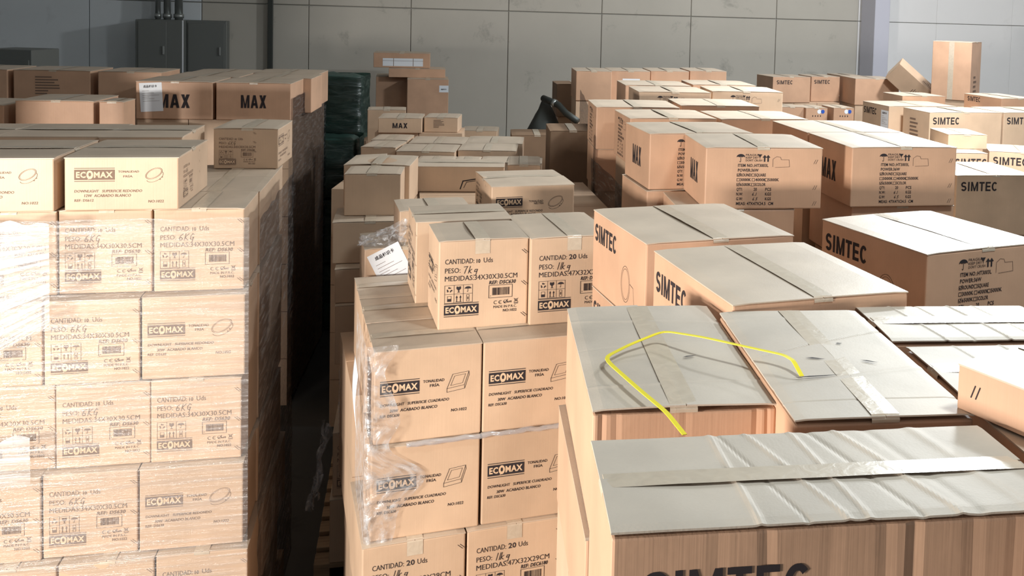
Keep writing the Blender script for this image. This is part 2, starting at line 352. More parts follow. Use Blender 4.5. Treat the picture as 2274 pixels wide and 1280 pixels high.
def p_quantity(w, h, qty, med, ref, hand, dx=0.0):
    T = Print(); X = lambda f: f*.30 + dx; Y = lambda f: h - f*.305
    t = 'printed_text'
    T.text(t, 'CANTIDAD: ', X(.07), Y(.265), .0165, .097); T.text(t, qty, X(.42), Y(.265), .0125 if qty == '10' else .0165, .0125 if qty == '10' else .026, .02); T.text(t, 'Uds', X(.50 if qty == '10' else .535), Y(.265), .0165, .031)
    T.text(t, 'PESO:', X(.07), Y(.365), .0165, .051); fw(T, X(.265), Y(.375), .0185, hand)
    T.text(t, 'MEDIDAS:' + med, X(.07), Y(.455), .0168, .245)
    T.text('reference_number', 'REF: ' + ref, X(.565), Y(.515), .0115, .091, .03, .18)
    symbols(T, X(.07), Y(.70), .093, .060); barcode(T, X(.565), Y(.67), .080, .043); logo(T, X(.065), Y(.855), .116, .046)
    c = 'certification_marks'
    T.ell(c, X(.645), Y(.725), .006, .0055, .0016, 0, 60, 300, 10); T.ell(c, X(.70), Y(.725), .006, .0055, .0016, 0, 60, 300, 10); T.line(c, [(X(.68), Y(.725)), (X(.70), Y(.725))], .0016)
    T.line(c, [(X(.735), Y(.72)), (X(.75), Y(.735)), (X(.78), Y(.70))], .0022); T.ell(c, X(.755), Y(.722), .006, .006, .001, n=12); T.text(c, 'RoHS', X(.775), Y(.735), .006, .016, .03)
    bx, by = X(.855), Y(.735); T.line(c, [(bx, by+.013), (bx+.014, by)], .0014); T.line(c, [(bx+.014, by+.013), (bx, by)], .0014); T.frame(c, bx+.003, by+.003, .008, .008, .0012); T.rect(c, bx, by-.005, .014, .003)
    T.text(t, 'MADE IN P.R.C.', X(.62), Y(.79), .0085, .080); T.text(t, 'NO:1022', X(.73), Y(.835), .0085, .047, .02)
    for q in (.14, .50, .86):
        for e in (0, 1): T.line('staple_marks', [(w*.925 + .007*e, h*q + .002*e), (w*.925 + .015 + .007*e, h*q - .013 + .002*e)], .0016)
    return T
def p_downlight(w, h, shape, watt, tone, ref, flat=False):
    T = Print(); s = h/.30 if not flat else 1.0; X = lambda f: f*w; Y = lambda f: h - f*h; t = 'printed_text'
    k = 1.0 if not flat else .80
    if flat: logo(T, X(.085), Y(.46), w*.35, .048)
    else: logo(T, X(.055), Y(.49), .122, .049)
    yl = (.385, .435, .60, .665, .715, .725) if not flat else (.295, .385, .66, .745, .83, .86)
    T.text(t, 'TONALIDAD', X(.447 if not flat else .465), Y(yl[0]), .0088*k, .067*(k if not flat else 1.0), .012)
    T.text(t, tone, X(.51), Y(yl[1]), .0088*k, .030 if tone == 'FRÍA' else .045, .012)
    T.text(t, 'DOWNLIGHT   SUPERFICIE ' + ('REDONDO' if shape == 'round' else 'CUADRADO'), X(.058 if not flat else .085), Y(yl[2]), .0088, .215, .012, .12)
    T.text(t, watt + 'W  ACABADO BLANCO', X(.145 if not flat else .17), Y(yl[3]), .0092, .148, .016, .1)
    T.text('reference_number', 'REF: ' + ref, X(.055 if not flat else .085), Y(yl[4]), .0085, .060, .015, .1)
    T.text('reference_number', 'NO:1022', X(.712 if not flat else .73), Y(yl[5]), .0088, .050, .015, .1)
    d = 'lamp_drawing'; cx, cy = X(.77 if not flat else .78), Y(.40 if not flat else .335)
    if shape == 'round':
        T.ell(d, cx, cy + .004, .037*k, .020*k, .0011, .5); T.ell(d, cx, cy + .004, .033*k, .017*k, .0008, .5); T.ell(d, cx + .003, cy - .007, .037*k, .020*k, .0011, .5, 180, 372)
        for q in (.2, .55): T.ell(d, cx + .016 + .02*q, cy - .021 + .022*q, .0016, .0016, .001, n=8)
    else:
        a = [(cx-.034, cy-.022), (cx+.022, cy-.014), (cx+.036, cy+.030), (cx-.016, cy+.024)]
        T.line(d, a, .0012, True); T.line(d, [(cx + (x-cx)*.68 + .001, cy + (y-cy)*.66 + .002) for x, y in a], .001, True)
        T.line(d, [a[0], (a[0][0], a[0][1]-.012), (a[1][0]+.001, a[1][1]-.012), (a[2][0]+.001, a[2][1]-.012), a[2]], .0012); T.line(d, [a[1], (a[1][0]+.001, a[1][1]-.012)], .001)
    return T
def p_item(w, h):
    T = Print(); x0 = .275*w; s = h/.245; t = 'printed_text'; Y = lambda f: h*(1-f)
    umbrella(T, 'handling_symbols', x0 + .010, Y(.17), .017, .034)
    for k, q in enumerate(('FRAGILE', 'KEEP DRY', "DON'T CRUSH")): T.text(t, q, x0 + .030, Y(.142 + .044*k), .0078, .052 if k < 2 else .066)
    T.poly('handling_symbols', [(x0+.078, Y(.115)), (x0+.096, Y(.115)), (x0+.088, Y(.165)), (x0+.088, Y(.185)), (x0+.086, Y(.185)), (x0+.086, Y(.165))])
    for k in (0, 1): arrow(T, 'handling_symbols', x0 + .106 + .014*k, Y(.235), .0105, .027)
    T.line('lamp_drawing', [(x0+.14, Y(.315)), (x0+.14, Y(.19)), (x0+.155, Y(.15)), (x0+.17, Y(.16)), (x0+.174, Y(.20)), (x0+.205, Y(.20)), (x0+.208, Y(.315)), (x0+.15, Y(.325))], .001)
    rows = (('ITEM NO.:HT3003L', .122), ('POWER:36W', .083), ('  ROUND   SQUARE', .128), ('  3000K    4000K   5000K', .166), ('  6500K    3COLOR', .128), ('QTY:', .024), ('N.W:', .026), ('G.W:', .026), ('MEAS: 47X47X24.5  CM', .150))
    for k, (q, wd) in enumerate(rows):
        y = Y(.318 + .077*k); xx = x0 + (.0 if k in (0, 1) else -.003)
        if q.startswith('  '):
            for bx in ((0, .059) if k != 3 else (0, .061, .113)):
                T.frame(t, xx + bx, y, .0105, .0105, .0015)
            if k in (2, 4): T.line('handwritten_weight', [(xx+.002, y+.006), (xx+.005, y+.002), (xx+.012, y+.013)], .0018)
            words = q.split()
            for j, wd2 in enumerate(words): T.text(t, wd2, xx + .013 + (.059*j if k != 3 else (0, .061, .113)[j]), y, .0112, .044, .02)
        else: T.text(t, q, xx, y, .0112, wd, .02)
        if k in (5, 6, 7): T.text(t, 'PCS' if k == 5 else 'KGS', x0 + .113, y, .0112, .024, .02)
    T.text(t, '20', x0 + .066, Y(.318 + .077*5), .0112, .013, .02); fw(T, x0 + .06, Y(.318 + .077*6), .0085, '6.1', .0016); fw(T, x0 + .062, Y(.318 + .077*7), .0085, '6.5', .0016)
    for q in (.12, .38, .80):
        for e in (0, 1): T.line('staple_marks', [(w*.945 + .008*e, h*q), (w*.945 - .008 + .008*e, h*q - .016)], .0014)
    return T
def p_word(w, h, word, x, top, cap, wd, bold=.022, extra=None):
    T = Print(); block_word(T, 'printed_lettering', word, x, h - top - cap, cap, wd, .22 if word == 'MAX' else .185)
    if extra == 'ring':
        cx, cy = w*.66, h*.36; T.ell('lamp_drawing', cx, cy, .040, .055, .0012); T.ell('lamp_drawing', cx, cy, .033, .047, .0010); T.line('lamp_drawing', [(cx+.04, cy+.01), (cx+.07, cy+.005), (cx+.085, cy-.06)], .0012)
    if extra == 'mark': T.line('printed_lettering', [(x+wd*.5, h-top-cap-.012), (x+wd*.47, h-top-cap-.028), (x+wd*.52, h-top-cap-.05)], .004)
    return T
_pc = {}
def prints(kind, w, h, h2=.6):
    key = (kind, round(w, 2), round(h, 2))
    if key in _pc: return _pc[key]
    ink = [INK_LT if kind in ('q6', 'round', 'flat') else INK, PALE]
    if kind == 'q6': T = p_quantity(w, h, '10', '34X30X30.5CM', 'DS630', '6KG')
    elif kind == 'q7': T = p_quantity(w, h, '10', '34X30X30.5CM', 'DSC630', '7kg')
    elif kind == 'q11': T = p_quantity(w, h, '20', '47X32X29CM', 'DEC6180', '11kg', .01)
    elif kind == 'round': T = p_downlight(w, h, 'round', '30', 'FRÍA', 'DS630')
    elif kind == 'square': T = p_downlight(w, h, 'square', '30', 'FRÍA', 'DSC630')
    elif kind == 'neutral': T = p_downlight(w, h, 'round', '30', 'NEUTRA', 'DS630')
    elif kind == 'flat': T = p_downlight(w, h, 'round', '12', 'FRÍA', 'DS612', True)
    elif kind == 'item': T = p_item(w, h)
    elif kind == 'max': T = p_word(w, h, 'MAX', w*.33, h*.335, h*.345, w*.34, .028)
    elif kind == 'maxlow': T = p_word(w, h, 'MAX', w*.28, h*.34, h*.36, w*.42, .028)
    elif kind == 'sim': T = p_word(w, h, 'SIMTEC', .03, .042, .058, .245)
    elif kind == 'simring': T = p_word(w, h, 'SIMTEC', .024, .042, .057, .22, .022, 'ring')
    elif kind == 'simmark': T = p_word(w, h, 'SIMTEC', .024, .051, .057, .227, .022, 'mark')
    elif kind == 'simbig': T = p_word(w, h, 'SIMTEC', .042, .058, .054, .227)
    elif kind == 'simsmall': T = p_word(w, h, 'SIMTEC', w*.1, h*.14, .045, .20)
    elif kind == 'outline':
        T = Print(); T.line('lamp_drawing', [(w*.50, h*.12), (w*.53, h*.42), (w*.78, h*.56)], .006); T.line('lamp_drawing', [(w*.54, h*.16), (w*.57, h*.38), (w*.76, h*.48)], .003)
    elif kind == 'slitmarks':
        T = Print()
        for q in (.12, .52):
            for e in (0, 1): T.line('slit', [(w*q + .010*e, h*.62), (w*q - .008 + .010*e, h*.36)], .0022)
    elif kind in ('tears1', 'tears2'):
        T = Print()
        blobs = ((.66, .40, .016, .3),) if kind == 'tears1' else ((.30, .30, .050, .12), (.38, .46, .020, -.25), (.62, .60, .007, 0), (.70, .42, .018, -.5))
        for bx, by, ln, an in blobs:
            c_, s_ = math.cos(an), math.sin(an); q = [(-ln, 0), (-ln*.3, .004), (ln*.4, .0016), (ln, .001), (ln*.3, -.0025), (-ln*.4, -.0015)]
            T.add('slit', [(w*bx + c_*a - s_*b, h2*by + s_*a + c_*b) for a, b in q], [tuple(range(6))], 0, .0035)
    elif kind == 'dots':
        T = Print(); T.add('sticker', [(w*.62 + .022*math.cos(k*.5236), h*.86 + .022*math.sin(k*.5236)) for k in range(12)], [tuple(range(12))], 0)
        T.add('sticker', [(w*.78 + .02*math.cos(k*.5236), h*.86 + .02*math.sin(k*.5236)) for k in range(12)], [tuple(range(12))], 1)
        for k in range(4): T.rect('printed_text', w*(.3 + .12*k), h*.68, .010, .014)
        r = [('sticker', mesh_from('sticker', *T.parts['sticker'][:2], [PAPER, BLUE], T.parts['sticker'][2])), ('printed_text', mesh_from('printed_text', *T.parts['printed_text'][:2], [INK]))]
        _pc[key] = r; return r
    elif kind in ('paper', 'paperwide', 'paperlow'):
        T = Print(); pw, ph = {'paper': (.135, .185), 'paperwide': (.15, .055), 'paperlow': (.10, .075)}[kind]
        T.rect('paper_label', 0, 0, pw, ph, 0)
        hd = '成品标识卡'
        T.text('paper_label', hd, pw*.18, ph*.84 if kind == 'paper' else ph*.35, .012, pw*.6, .03, 0, 1, .0004)
        if kind == 'paper':
            for k, q in enumerate((.72, .64, .56, .50, .44, .36)): T.rect('paper_label', pw*.12, ph*q, pw*(.3 + .22*((k*7) % 3)), .0016, 2, .0004)
        r = [('paper_label', mesh_from('paper_label', *T.parts['paper_label'][:2], [PAPER, INK, INK_LT], T.parts['paper_label'][2]))]
        _pc[key] = r; return r
    elif kind == 'slip':
        T = Print(); T.rect('paper_label', 0, 0, .44, .088); 
        for q in (.26, .75): T.rect('paper_label', .44*q, 0, .006, .088, 1, .0004)
        T.rect('paper_label', 0, .058, .44, .003, 1, .0004)
        r = [('paper_label', mesh_from('paper_label', *T.parts['paper_label'][:2], [PAPER, INK_LT], T.parts['paper_label'][2]))]; _pc[key] = r; return r
    r = T.build(ink); _pc[key] = r; return r
BLUE = plain('blue_dot', (0.03, 0.10, 0.45), 0.5)

def face_matrix(face, w, d, h):
    o = 0.0009
    if face == 'front': return Matrix(((1, 0, 0, -w/2), (0, 0, -1, -d/2 - o), (0, 1, 0, 0), (0, 0, 0, 1))), w
    if face == 'top': return Matrix(((1, 0, 0, -w/2), (0, 1, 0, -d/2), (0, 0, 1, h + .0012), (0, 0, 0, 1))), w
    if face == 'left': return Matrix(((0, 0, -1, -w/2 - o), (-1, 0, 0, d/2), (0, 1, 0, 0), (0, 0, 0, 1))), d
    if face == 'right': return Matrix(((0, 0, 1, w/2 + o), (1, 0, 0, -d/2), (0, 1, 0, 0), (0, 0, 0, 1))), d
def put_print(o, kind, face, dims, at=None, tilt=0.0, scale=1.0):
    w, d, h = dims; M, fwid = face_matrix(face, w, d, h)
    for name, me in prints(kind, fwid, h):
        c = link(name, me, o)
        if name in ('printed_text', 'handling_symbols', 'barcode', 'certification_marks', 'reference_number', 'staple_marks', 'slit', 'handwritten_weight', 'lamp_drawing'): c['kind'] = 'stuff'
        c.matrix_local = M @ (Matrix.Translation((at[0], at[1], 0.0004)) @ Matrix.Rotation(tilt, 4, 'Z') @ Matrix.Scale(scale, 4) if at else Matrix.Identity(4))

# ------------------------------------------------------------------ cardboard boxes
def body_mesh(w, d, h, m, seed, dent, sink=.0035, folds=()):
    rnd = random.Random(seed); bm = bmesh.new(); bmesh.ops.create_cube(bm, size=1.0)
    for v in bm.verts: v.co = Vector((v.co.x*w, v.co.y*d, (v.co.z+.5)*(h-sink)))
    bmesh.ops.bevel(bm, geom=bm.edges[:], offset=min(.0045, h*.03), segments=2, profile=.5, affect='EDGES')
    for (fx, tilt, amp, wd) in folds:                       # vertical folds pressed into the front panel
        nrm = Vector((1, 0, tilt)).normalized(); x0 = (fx - .5)*w; c0 = Vector((x0, 0, h*.5))
        for q in (-wd, 0, wd):
            bmesh.ops.bisect_plane(bm, geom=bm.verts[:] + bm.edges[:] + bm.faces[:], plane_co=c0 + nrm*q, plane_no=nrm, dist=1e-6)
        for v in bm.verts:
            if abs((v.co - c0).dot(nrm)) < 1e-5 and v.co.y < -d/2 + .004: v.co.y += amp
    for v in bm.verts:
        if dent: v.co += Vector((rnd.uniform(-1, 1), rnd.uniform(-1, 1), rnd.uniform(-1, .2)))*dent
    return bm_mesh('cardboard_box', bm, m)
def flap_mesh(w, d, h, side, seam, m, seed, sag, creases=(), rough=0.0, res=(14, 6)):
    """one of the two top flaps: a thin bent sheet from the box edge to the middle seam"""
    rnd = random.Random(seed*2 + (side > 0)); nx, ny = res; gap = .0012; t = .003
    L_, D_ = (w, d) if seam == 'x' else (d, w)              # L along the seam, D across it
    lift = rnd.uniform(-.6, 1)*sag; ends = (rnd.uniform(0, 1)*sag, rnd.uniform(0, 1)*sag)
    top, bot = [], []
    for j in range(ny+1):
        for i in range(nx+1):
            u, v = i/nx, j/ny
            x = (u-.5)*(L_ + .002); y = side*(gap + (D_/2 + .0005 - gap)*(1-v))
            z = h - .0033 + lift*math.sin(math.pi*u)*v + (ends[0]*max(0, 1-u*5) + ends[1]*max(0, u*5-4))*v*.8
            z -= .0022*max(0, 1-v*8)
            for (cu, slope, amp, wid) in creases:
                q = (u + slope*(y/D_) - cu)/wid
                if abs(q) < 3: z += amp*math.exp(-q*q)*(1 if amp > 0 else 1)
            if rough: z += rough*noise.noise(Vector((x*9, y*9, seed*3.1))) + (0 if creases else rough*.6*noise.noise(Vector((x*28, y*14, seed*1.7))))
            p = (x, y) if seam == 'x' else (-y, x)
            top.append((p[0], p[1], z + t)); bot.append((p[0], p[1], z))
    n = len(top); vs = top + bot; fs = []; W_ = nx+1
    for j in range(ny):
        for i in range(nx):
            a, b, c, e = j*W_+i, j*W_+i+1, (j+1)*W_+i+1, (j+1)*W_+i
            q = (a, b, c, e) if side < 0 else (e, c, b, a)
            fs.append(q); fs.append(tuple(x+n for x in reversed(q)))
    ring = [i for i in range(W_)] + [j*W_+nx for j in range(1, ny+1)] + [ny*W_+i for i in range(nx-1, -1, -1)] + [j*W_ for j in range(ny-1, 0, -1)]
    for a, b in zip(ring, ring[1:] + ring[:1]):
        fs.append((a, a+n, b+n, b) if side < 0 else (b, b+n, a+n, a))
    return mesh_from('flap', vs, fs, [m])
def tape_mesh(w, d, h, seam, sag, seed, drop=.012, width=.05, n=12):
    L_ = w if seam == 'x' else d; rnd = random.Random(seed+77); o = .0012; prof = []
    prof.append((-L_/2 - o, h - drop)); prof.append((-L_/2 - o, h - .006)); prof.append((-L_/2 + .004, h + o*1.6))
    for k in range(1, n): prof.append((-L_/2 + L_*k/n, h + o*1.6 + sag*1.0*math.sin(math.pi*k/n) + rnd.uniform(0, .0008)))
    prof += [(L_/2 - .004, h + o*1.6), (L_/2 + o, h - .006), (L_/2 + o, h - drop)]
    vs, fs = [], []; sx = rnd.uniform(-.006, .006)
    for a, z in prof:
        for e in (-1, 0, 1):
            y = e*width/2 + sx; zz = z + (.0006 if e == 0 else 0)
            vs.append((a, y, zz) if seam == 'x' else (-y, a, zz))
    for k in range(len(prof)-1):
        for e in (0, 1): fs.append((k*3+e, k*3+e+1, (k+1)*3+e+1, (k+1)*3+e)[::-1])
    return mesh_from('packing_tape', vs, fs, [TAPE])
PINKISH = ('flat cartons on the wrapped stack right of centre', 'far cartons along the back wall', 'large cartons at the right', 'cartons on the far left stack')
_bc = {}
SEED = [0]
def carton(x, y, z, yaw, w, d, h, label, group, faces=(), seam='y', m=None, sag=.003, dent=.0, creases=(), rough=0.0, res=(14, 6), tape=True, flaps=True, tape_w=.05, drop=.012, folds=()):
    """a closed cardboard box standing at (x, y, z): body, two top flaps, tape, print"""
    m = m or (KRAFT_PINK if group in PINKISH else KRAFT); SEED[0] += 1; s = SEED[0]
    key = (round(w, 3), round(d, 3), round(h, 3), m.name, seam, sag, dent, tape, drop)
    if creases or rough: key += (s,)
    var = s % 3
    if (key, var) not in _bc:
        b = body_mesh(w, d, h, KRAFT_PINK if m is KRAFT_GL else m, s, dent, .011 if (creases or rough) else .0035, folds)
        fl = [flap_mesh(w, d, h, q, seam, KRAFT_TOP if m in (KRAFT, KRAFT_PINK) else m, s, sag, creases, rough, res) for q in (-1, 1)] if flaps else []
        _bc[(key, var)] = (b, fl, tape_mesh(w, d, h, seam, (.0006 if rough else sag*.5), s, drop, tape_w) if tape else None)
    b, fl, tp = _bc[(key, var)]
    o = link('cardboard_box', b); o.location = (x, y, z); o.rotation_euler = (0, 0, math.radians(yaw))
    tag(o, label, 'box', group)
    for f in fl: link('flap', f, o)
    if tp: link('packing_tape', tp, o)
    for f in faces:
        face, kind = f[0], f[1]
        put_print(o, kind, face, (w, d, h), f[2] if len(f) > 2 else None, f[3] if len(f) > 3 else 0.0, f[4] if len(f) > 4 else 1.0)
    return o
# ------------------------------------------------------------------ hidden lower tiers (stuff) under the visible top layers
def tier(x, y, yaw, w, d, z0, z1, label, m=None, cell=(.34, .32, .30)):
    """closely packed cartons under a top layer, joined: nobody can count them from here"""
    nx, ny, nz = max(1, round(w/cell[0])), max(1, round(d/cell[1])), max(1, round((z1-z0)/cell[2]))
    bm = bmesh.new(); sx, sy, sz = w/nx, d/ny, (z1-z0)/nz
    for i in range(nx):
        for j in range(ny):
            for k in range(nz):
                if 0 < i < nx-1 and 0 < j < ny-1 and k < nz-1: continue
                r = bmesh.ops.create_cube(bm, size=1.0)
                for v in r['verts']: v.co = Vector(((v.co.x*.985 + .5 + i)*sx, (v.co.y*.985 + .5 + j)*sy, (v.co.z + .5 + k)*sz - (.002 if v.co.z > 0 else -.002)*(k < nz-1)))
    me = bm_mesh('stacked_cartons', bm, m or KRAFT); o = link('stacked_cartons', me)
    o.location = W(x, y, z0); o.rotation_euler = (0, 0, HEAD + math.radians(yaw))
    tag(o, label, 'boxes', None, 'stuff'); return o
def pallet(x, y, yaw, w, d, label, h=.140):
    e = bpy.data.objects.new('wooden_pallet', None); COL.objects.link(e); e.location = W(x, y, 0); e.rotation_euler = (0, 0, HEAD + math.radians(yaw))
    tag(e, label, 'pallet')
    bd, st, bt = block('deck_board', w, .10, .022, WOOD, .002), block('stringer', .07, d, .096, WOOD, .002), block('bottom_board', w, .10, .022, WOOD, .002)
    n = 8
    for k in range(n): o = link('deck_board', bd, e); o.location = (w/2, .05 + (d-.10)*k/(n-1), h-.022)
    for k in range(3): o = link('stringer', st, e); o.location = (.035 + (w-.07)*k/2, d/2, .022)
    for k in range(3): o = link('bottom_board', bt, e); o.location = (w/2, .05 + (d-.10)*k/2, 0)
    return e

BOX = {
'T1':(-0.962,4.072,1.944,-1.0,0.365,0.480,0.189),
'T0':(-1.359,4.070,1.944,-1.0,0.370,0.480,0.189),
'T3':(-1.037,4.607,1.944,-1.0,0.310,0.420,0.189),
'T4':(-1.369,4.635,1.944,-1.0,0.370,0.440,0.189),
'Tc':(-0.684,4.918,1.944,-3.7,0.271,0.348,0.181),
'LM1':(-1.439,7.224,1.915,-4.0,0.462,0.470,0.245),
'LM2':(-0.958,7.189,1.915,-4.0,0.460,0.470,0.245),
'LM3':(-0.877,7.667,1.915,-4.0,0.470,0.470,0.245),
'LM4':(-0.870,8.160,1.915,-4.0,0.470,0.459,0.245),
'BL1':(-2.427,8.134,1.915,-4.0,0.500,0.450,0.245),
'BL2':(-1.914,8.083,1.915,-4.0,0.420,0.454,0.245),
'BL0':(-2.948,8.178,1.915,-4.0,0.470,0.470,0.245),
'BG':(-3.297,9.941,0.010,-14.1,0.400,0.400,2.200),
'K1':(-1.941,6.568,1.900,-4.0,0.411,0.400,0.190),
'K2':(-1.646,6.436,1.900,-4.0,0.130,0.200,0.190),
'DSC':(0.245,3.547,1.603,5.5,0.304,0.285,0.305),
'T20':(0.543,3.615,1.603,6.0,0.300,0.400,0.305),
'DSC2':(0.196,3.877,1.603,5.0,0.350,0.300,0.305),
'C1a':(0.060,3.383,1.298,6.8,0.340,0.296,0.304),
'C1b':(0.403,3.424,1.298,6.5,0.340,0.300,0.304),
'C2a':(0.056,3.369,0.992,6.6,0.343,0.300,0.305),
'C2b':(0.404,3.411,0.992,6.5,0.340,0.300,0.305),
'C3a':(0.011,3.426,0.702,7.4,0.323,0.470,0.289),
'C3b':(0.338,3.470,0.702,7.3,0.323,0.470,0.289),
'C1c':(0.023,3.690,1.298,6.5,0.340,0.300,0.304),
'cby':(0.109,4.418,1.701,6.0,0.300,0.260,0.135),
'cbx':(-0.009,4.351,1.300,6.0,0.340,0.300,0.400),
'ECN':(0.544,4.803,1.677,5.7,0.387,0.440,0.206),
'bs1':(-0.162,5.007,1.479,0.0,0.340,0.340,0.197),
'bs2':(-0.144,4.917,1.318,0.0,0.340,0.340,0.160),
'bs5':(-0.160,4.848,0.441,0.0,0.300,0.340,0.299),
'bs6':(-0.149,4.801,0.142,0.0,0.340,0.300,0.298),
'b1':(-0.150,5.082,1.677,-4.4,0.262,0.240,0.204),
'b1b':(-0.125,5.372,1.677,-7.7,0.324,0.335,0.209),
'b2':(0.300,5.707,1.677,-6.1,0.474,0.280,0.142),
'b3':(0.671,5.912,1.677,-6.3,0.186,0.339,0.120),
'CBM':(-0.042,7.816,1.745,-4.4,0.314,0.340,0.112),
'CBD':(0.265,7.837,1.745,-8.7,0.249,0.296,0.113),
'CBw':(-0.165,8.513,1.530,0.0,0.300,0.250,0.313),
'a1':(-0.153,7.057,1.530,-12.3,0.231,0.330,0.215),
'a1b':(-0.100,7.410,1.530,-8.8,0.250,0.310,0.215),
'a2':(0.142,6.853,1.530,-8.5,0.376,0.360,0.215),
'a2b':(0.223,7.255,1.530,-8.2,0.382,0.380,0.215),
'a3':(0.540,6.883,1.530,-8.2,0.384,0.345,0.215),
'a3b':(0.617,7.256,1.530,-8.0,0.392,0.380,0.215),
'a4':(0.588,8.399,1.530,-7.9,0.286,0.300,0.161),
'as1':(0.182,6.517,1.530,-7.9,0.232,0.270,0.188),
'as2':(0.378,6.489,1.530,-8.0,0.157,0.270,0.188),
'as3':(0.656,6.467,1.530,-7.9,0.385,0.270,0.189),
'MAX0':(1.230,4.359,1.934,2.0,0.470,0.420,0.244),
'MAX1':(1.375,3.905,1.934,-4.5,0.472,0.430,0.244),
'MAX2':(1.963,3.925,1.934,-1.4,0.459,0.480,0.244),
'MAX3':(1.976,4.414,1.934,-1.0,0.470,0.468,0.244),
'rgA':(1.216,4.360,1.689,2.0,0.460,0.440,0.244),
'rgB':(1.274,3.894,1.689,-4.3,0.460,0.380,0.244),
'rgC':(1.983,3.947,1.689,-2.0,0.452,0.470,0.244),
'rf1':(1.338,5.217,1.905,-1.0,0.460,0.440,0.245),
'rf2':(1.830,5.185,1.905,-1.0,0.482,0.420,0.245),
're1':(1.294,5.806,1.905,-4.0,0.482,0.457,0.245),
're2':(1.825,5.927,1.905,-4.5,0.479,0.453,0.245),
'rd1':(1.703,6.537,1.935,-4.0,0.478,0.460,0.245),
'rd2':(2.242,6.631,1.935,-5.7,0.487,0.448,0.245),
'rc1':(1.732,7.105,1.935,-4.0,0.472,0.460,0.245),
'rc2':(2.263,7.232,1.935,-4.7,0.472,0.460,0.245),
'rb1':(1.864,8.635,1.935,-4.0,0.338,0.470,0.252),
'rb2':(2.233,8.720,1.935,-4.0,0.339,0.470,0.252),
'rb3':(2.614,8.824,1.935,-4.0,0.335,0.470,0.252),
'rb0':(1.531,8.552,1.935,-4.0,0.300,0.470,0.252),
'SX':(3.587,5.803,1.362,-3.9,0.527,0.550,0.380),
'sy1':(3.865,6.753,1.362,-6.0,0.530,0.500,0.380),
'sz1':(4.515,6.695,1.362,-26.0,0.500,0.450,0.380),
'sm1':(4.094,6.885,1.743,-9.7,0.298,0.400,0.110),
'S2':(1.633,2.891,1.770,12.1,0.465,0.518,0.250),
'S1':(0.933,2.444,1.770,6.0,0.468,0.536,0.260),
'S0':(0.876,3.054,1.770,7.0,0.477,0.510,0.260),
'F1':(0.509,1.972,1.771,-4.5,0.331,0.602,0.227),
'F2':(0.826,1.829,1.789,-5.3,0.320,0.603,0.227),
'F3':(0.593,1.340,1.746,-4.7,0.641,0.278,0.278),
'F4a':(1.244,2.045,1.773,-6.6,0.417,0.250,0.227),
'F4b':(1.227,1.748,1.773,-6.1,0.417,0.269,0.227),
'FR1':(1.167,1.454,2.015,19.0,0.371,0.315,0.082),
'ff1':(4.188,10.860,1.720,4.8,0.471,0.441,0.295),
'ff2':(4.695,11.030,1.720,0.9,0.356,0.400,0.292),
'ff3':(5.232,11.481,1.760,0.0,0.300,0.400,0.241),
'ff3b':(5.166,11.350,1.515,0.0,0.300,0.400,0.243),
'ff4':(5.161,10.653,1.720,-4.6,0.522,0.512,0.301),
't1':(4.629,8.596,1.860,-1.1,0.434,0.406,0.138),
't2':(5.418,8.391,1.860,3.7,0.400,0.575,0.147),
'pa':(3.693,9.452,1.520,-0.2,0.248,0.300,0.281),
'pb':(3.932,9.402,1.520,-0.0,0.230,0.300,0.279),
'pc':(4.193,9.337,1.520,0.1,0.219,0.300,0.288),
'g2':(4.447,7.589,1.550,1.0,0.670,0.440,0.400),
'g1':(4.342,8.138,1.550,1.0,0.660,0.500,0.400),
'g3':(5.115,7.641,1.550,1.0,0.620,0.500,0.400),
'TALL':(5.738,9.744,1.860,-44.0,0.410,0.450,0.620),
'bxL':(-0.180,12.029,1.427,0.0,0.350,0.500,0.453),
'bx':(0.214,11.613,1.440,-0.7,0.445,0.500,0.445),
'bxU':(-0.068,11.881,1.987,-1.6,0.617,0.400,0.168),
'bxM':(0.099,11.790,1.885,-1.2,0.618,0.400,0.100),
'C1d':(-0.011,3.993,1.298,6.5,0.340,0.300,0.304),
'C1e':(0.366,3.729,1.298,6.5,0.340,0.300,0.304),
'bs3':(-0.139,4.885,1.042,0.0,0.340,0.340,0.275),
'bs4':(-0.129,4.857,0.741,0.0,0.300,0.340,0.300),
'LM5':(-1.360,7.709,1.915,-4.0,0.460,0.470,0.245),
'LM6':(-1.343,8.209,1.905,-4.0,0.450,0.470,0.245),
'K0':(-2.419,6.615,1.900,-4.0,0.420,0.400,0.160),
'reL':(1.293,5.823,1.659,-4.0,0.470,0.450,0.245),
'S0u':(0.876,3.057,1.510,6.5,0.477,0.510,0.260),
'S1u':(0.934,2.444,1.510,6.0,0.468,0.528,0.260),
'F1u':(0.498,1.972,1.542,-3.8,0.331,0.603,0.227),
'F5':(1.185,1.278,1.772,-4.7,0.464,0.464,0.241),
'F3u':(0.594,1.349,1.484,-4.7,0.640,0.278,0.260),
'TX':(-1.734,4.077,1.944,-1.0,0.370,0.480,0.189),
'TY':(-1.744,4.641,1.944,-1.0,0.370,0.440,0.189),
'dd1':(1.070,6.724,1.500,-4.0,0.300,0.420,0.400),
'dd2':(1.491,9.246,1.720,-2.0,0.350,0.400,0.300),
'dd3':(1.033,8.228,1.280,-4.0,0.420,0.400,0.400),
}
G_CF, G_CR, G_MAX, G_FAR, G_LT, G_LM, G_MID, G_RED = ('cartons on the centre stack', 'cartons on the row behind the centre stack', 'flat cartons on the wrapped stack right of centre',
    'far cartons along the back wall', 'flat cartons on top of the near left stack', 'cartons on the far left stack', 'cartons behind the centre row', 'large cartons at the right')
S = {}
def B(k, faces, label, group, seam='y', **kw): S[k] = (faces, label, group, seam, kw)
F, Lf, R = 'front', 'left', 'right'
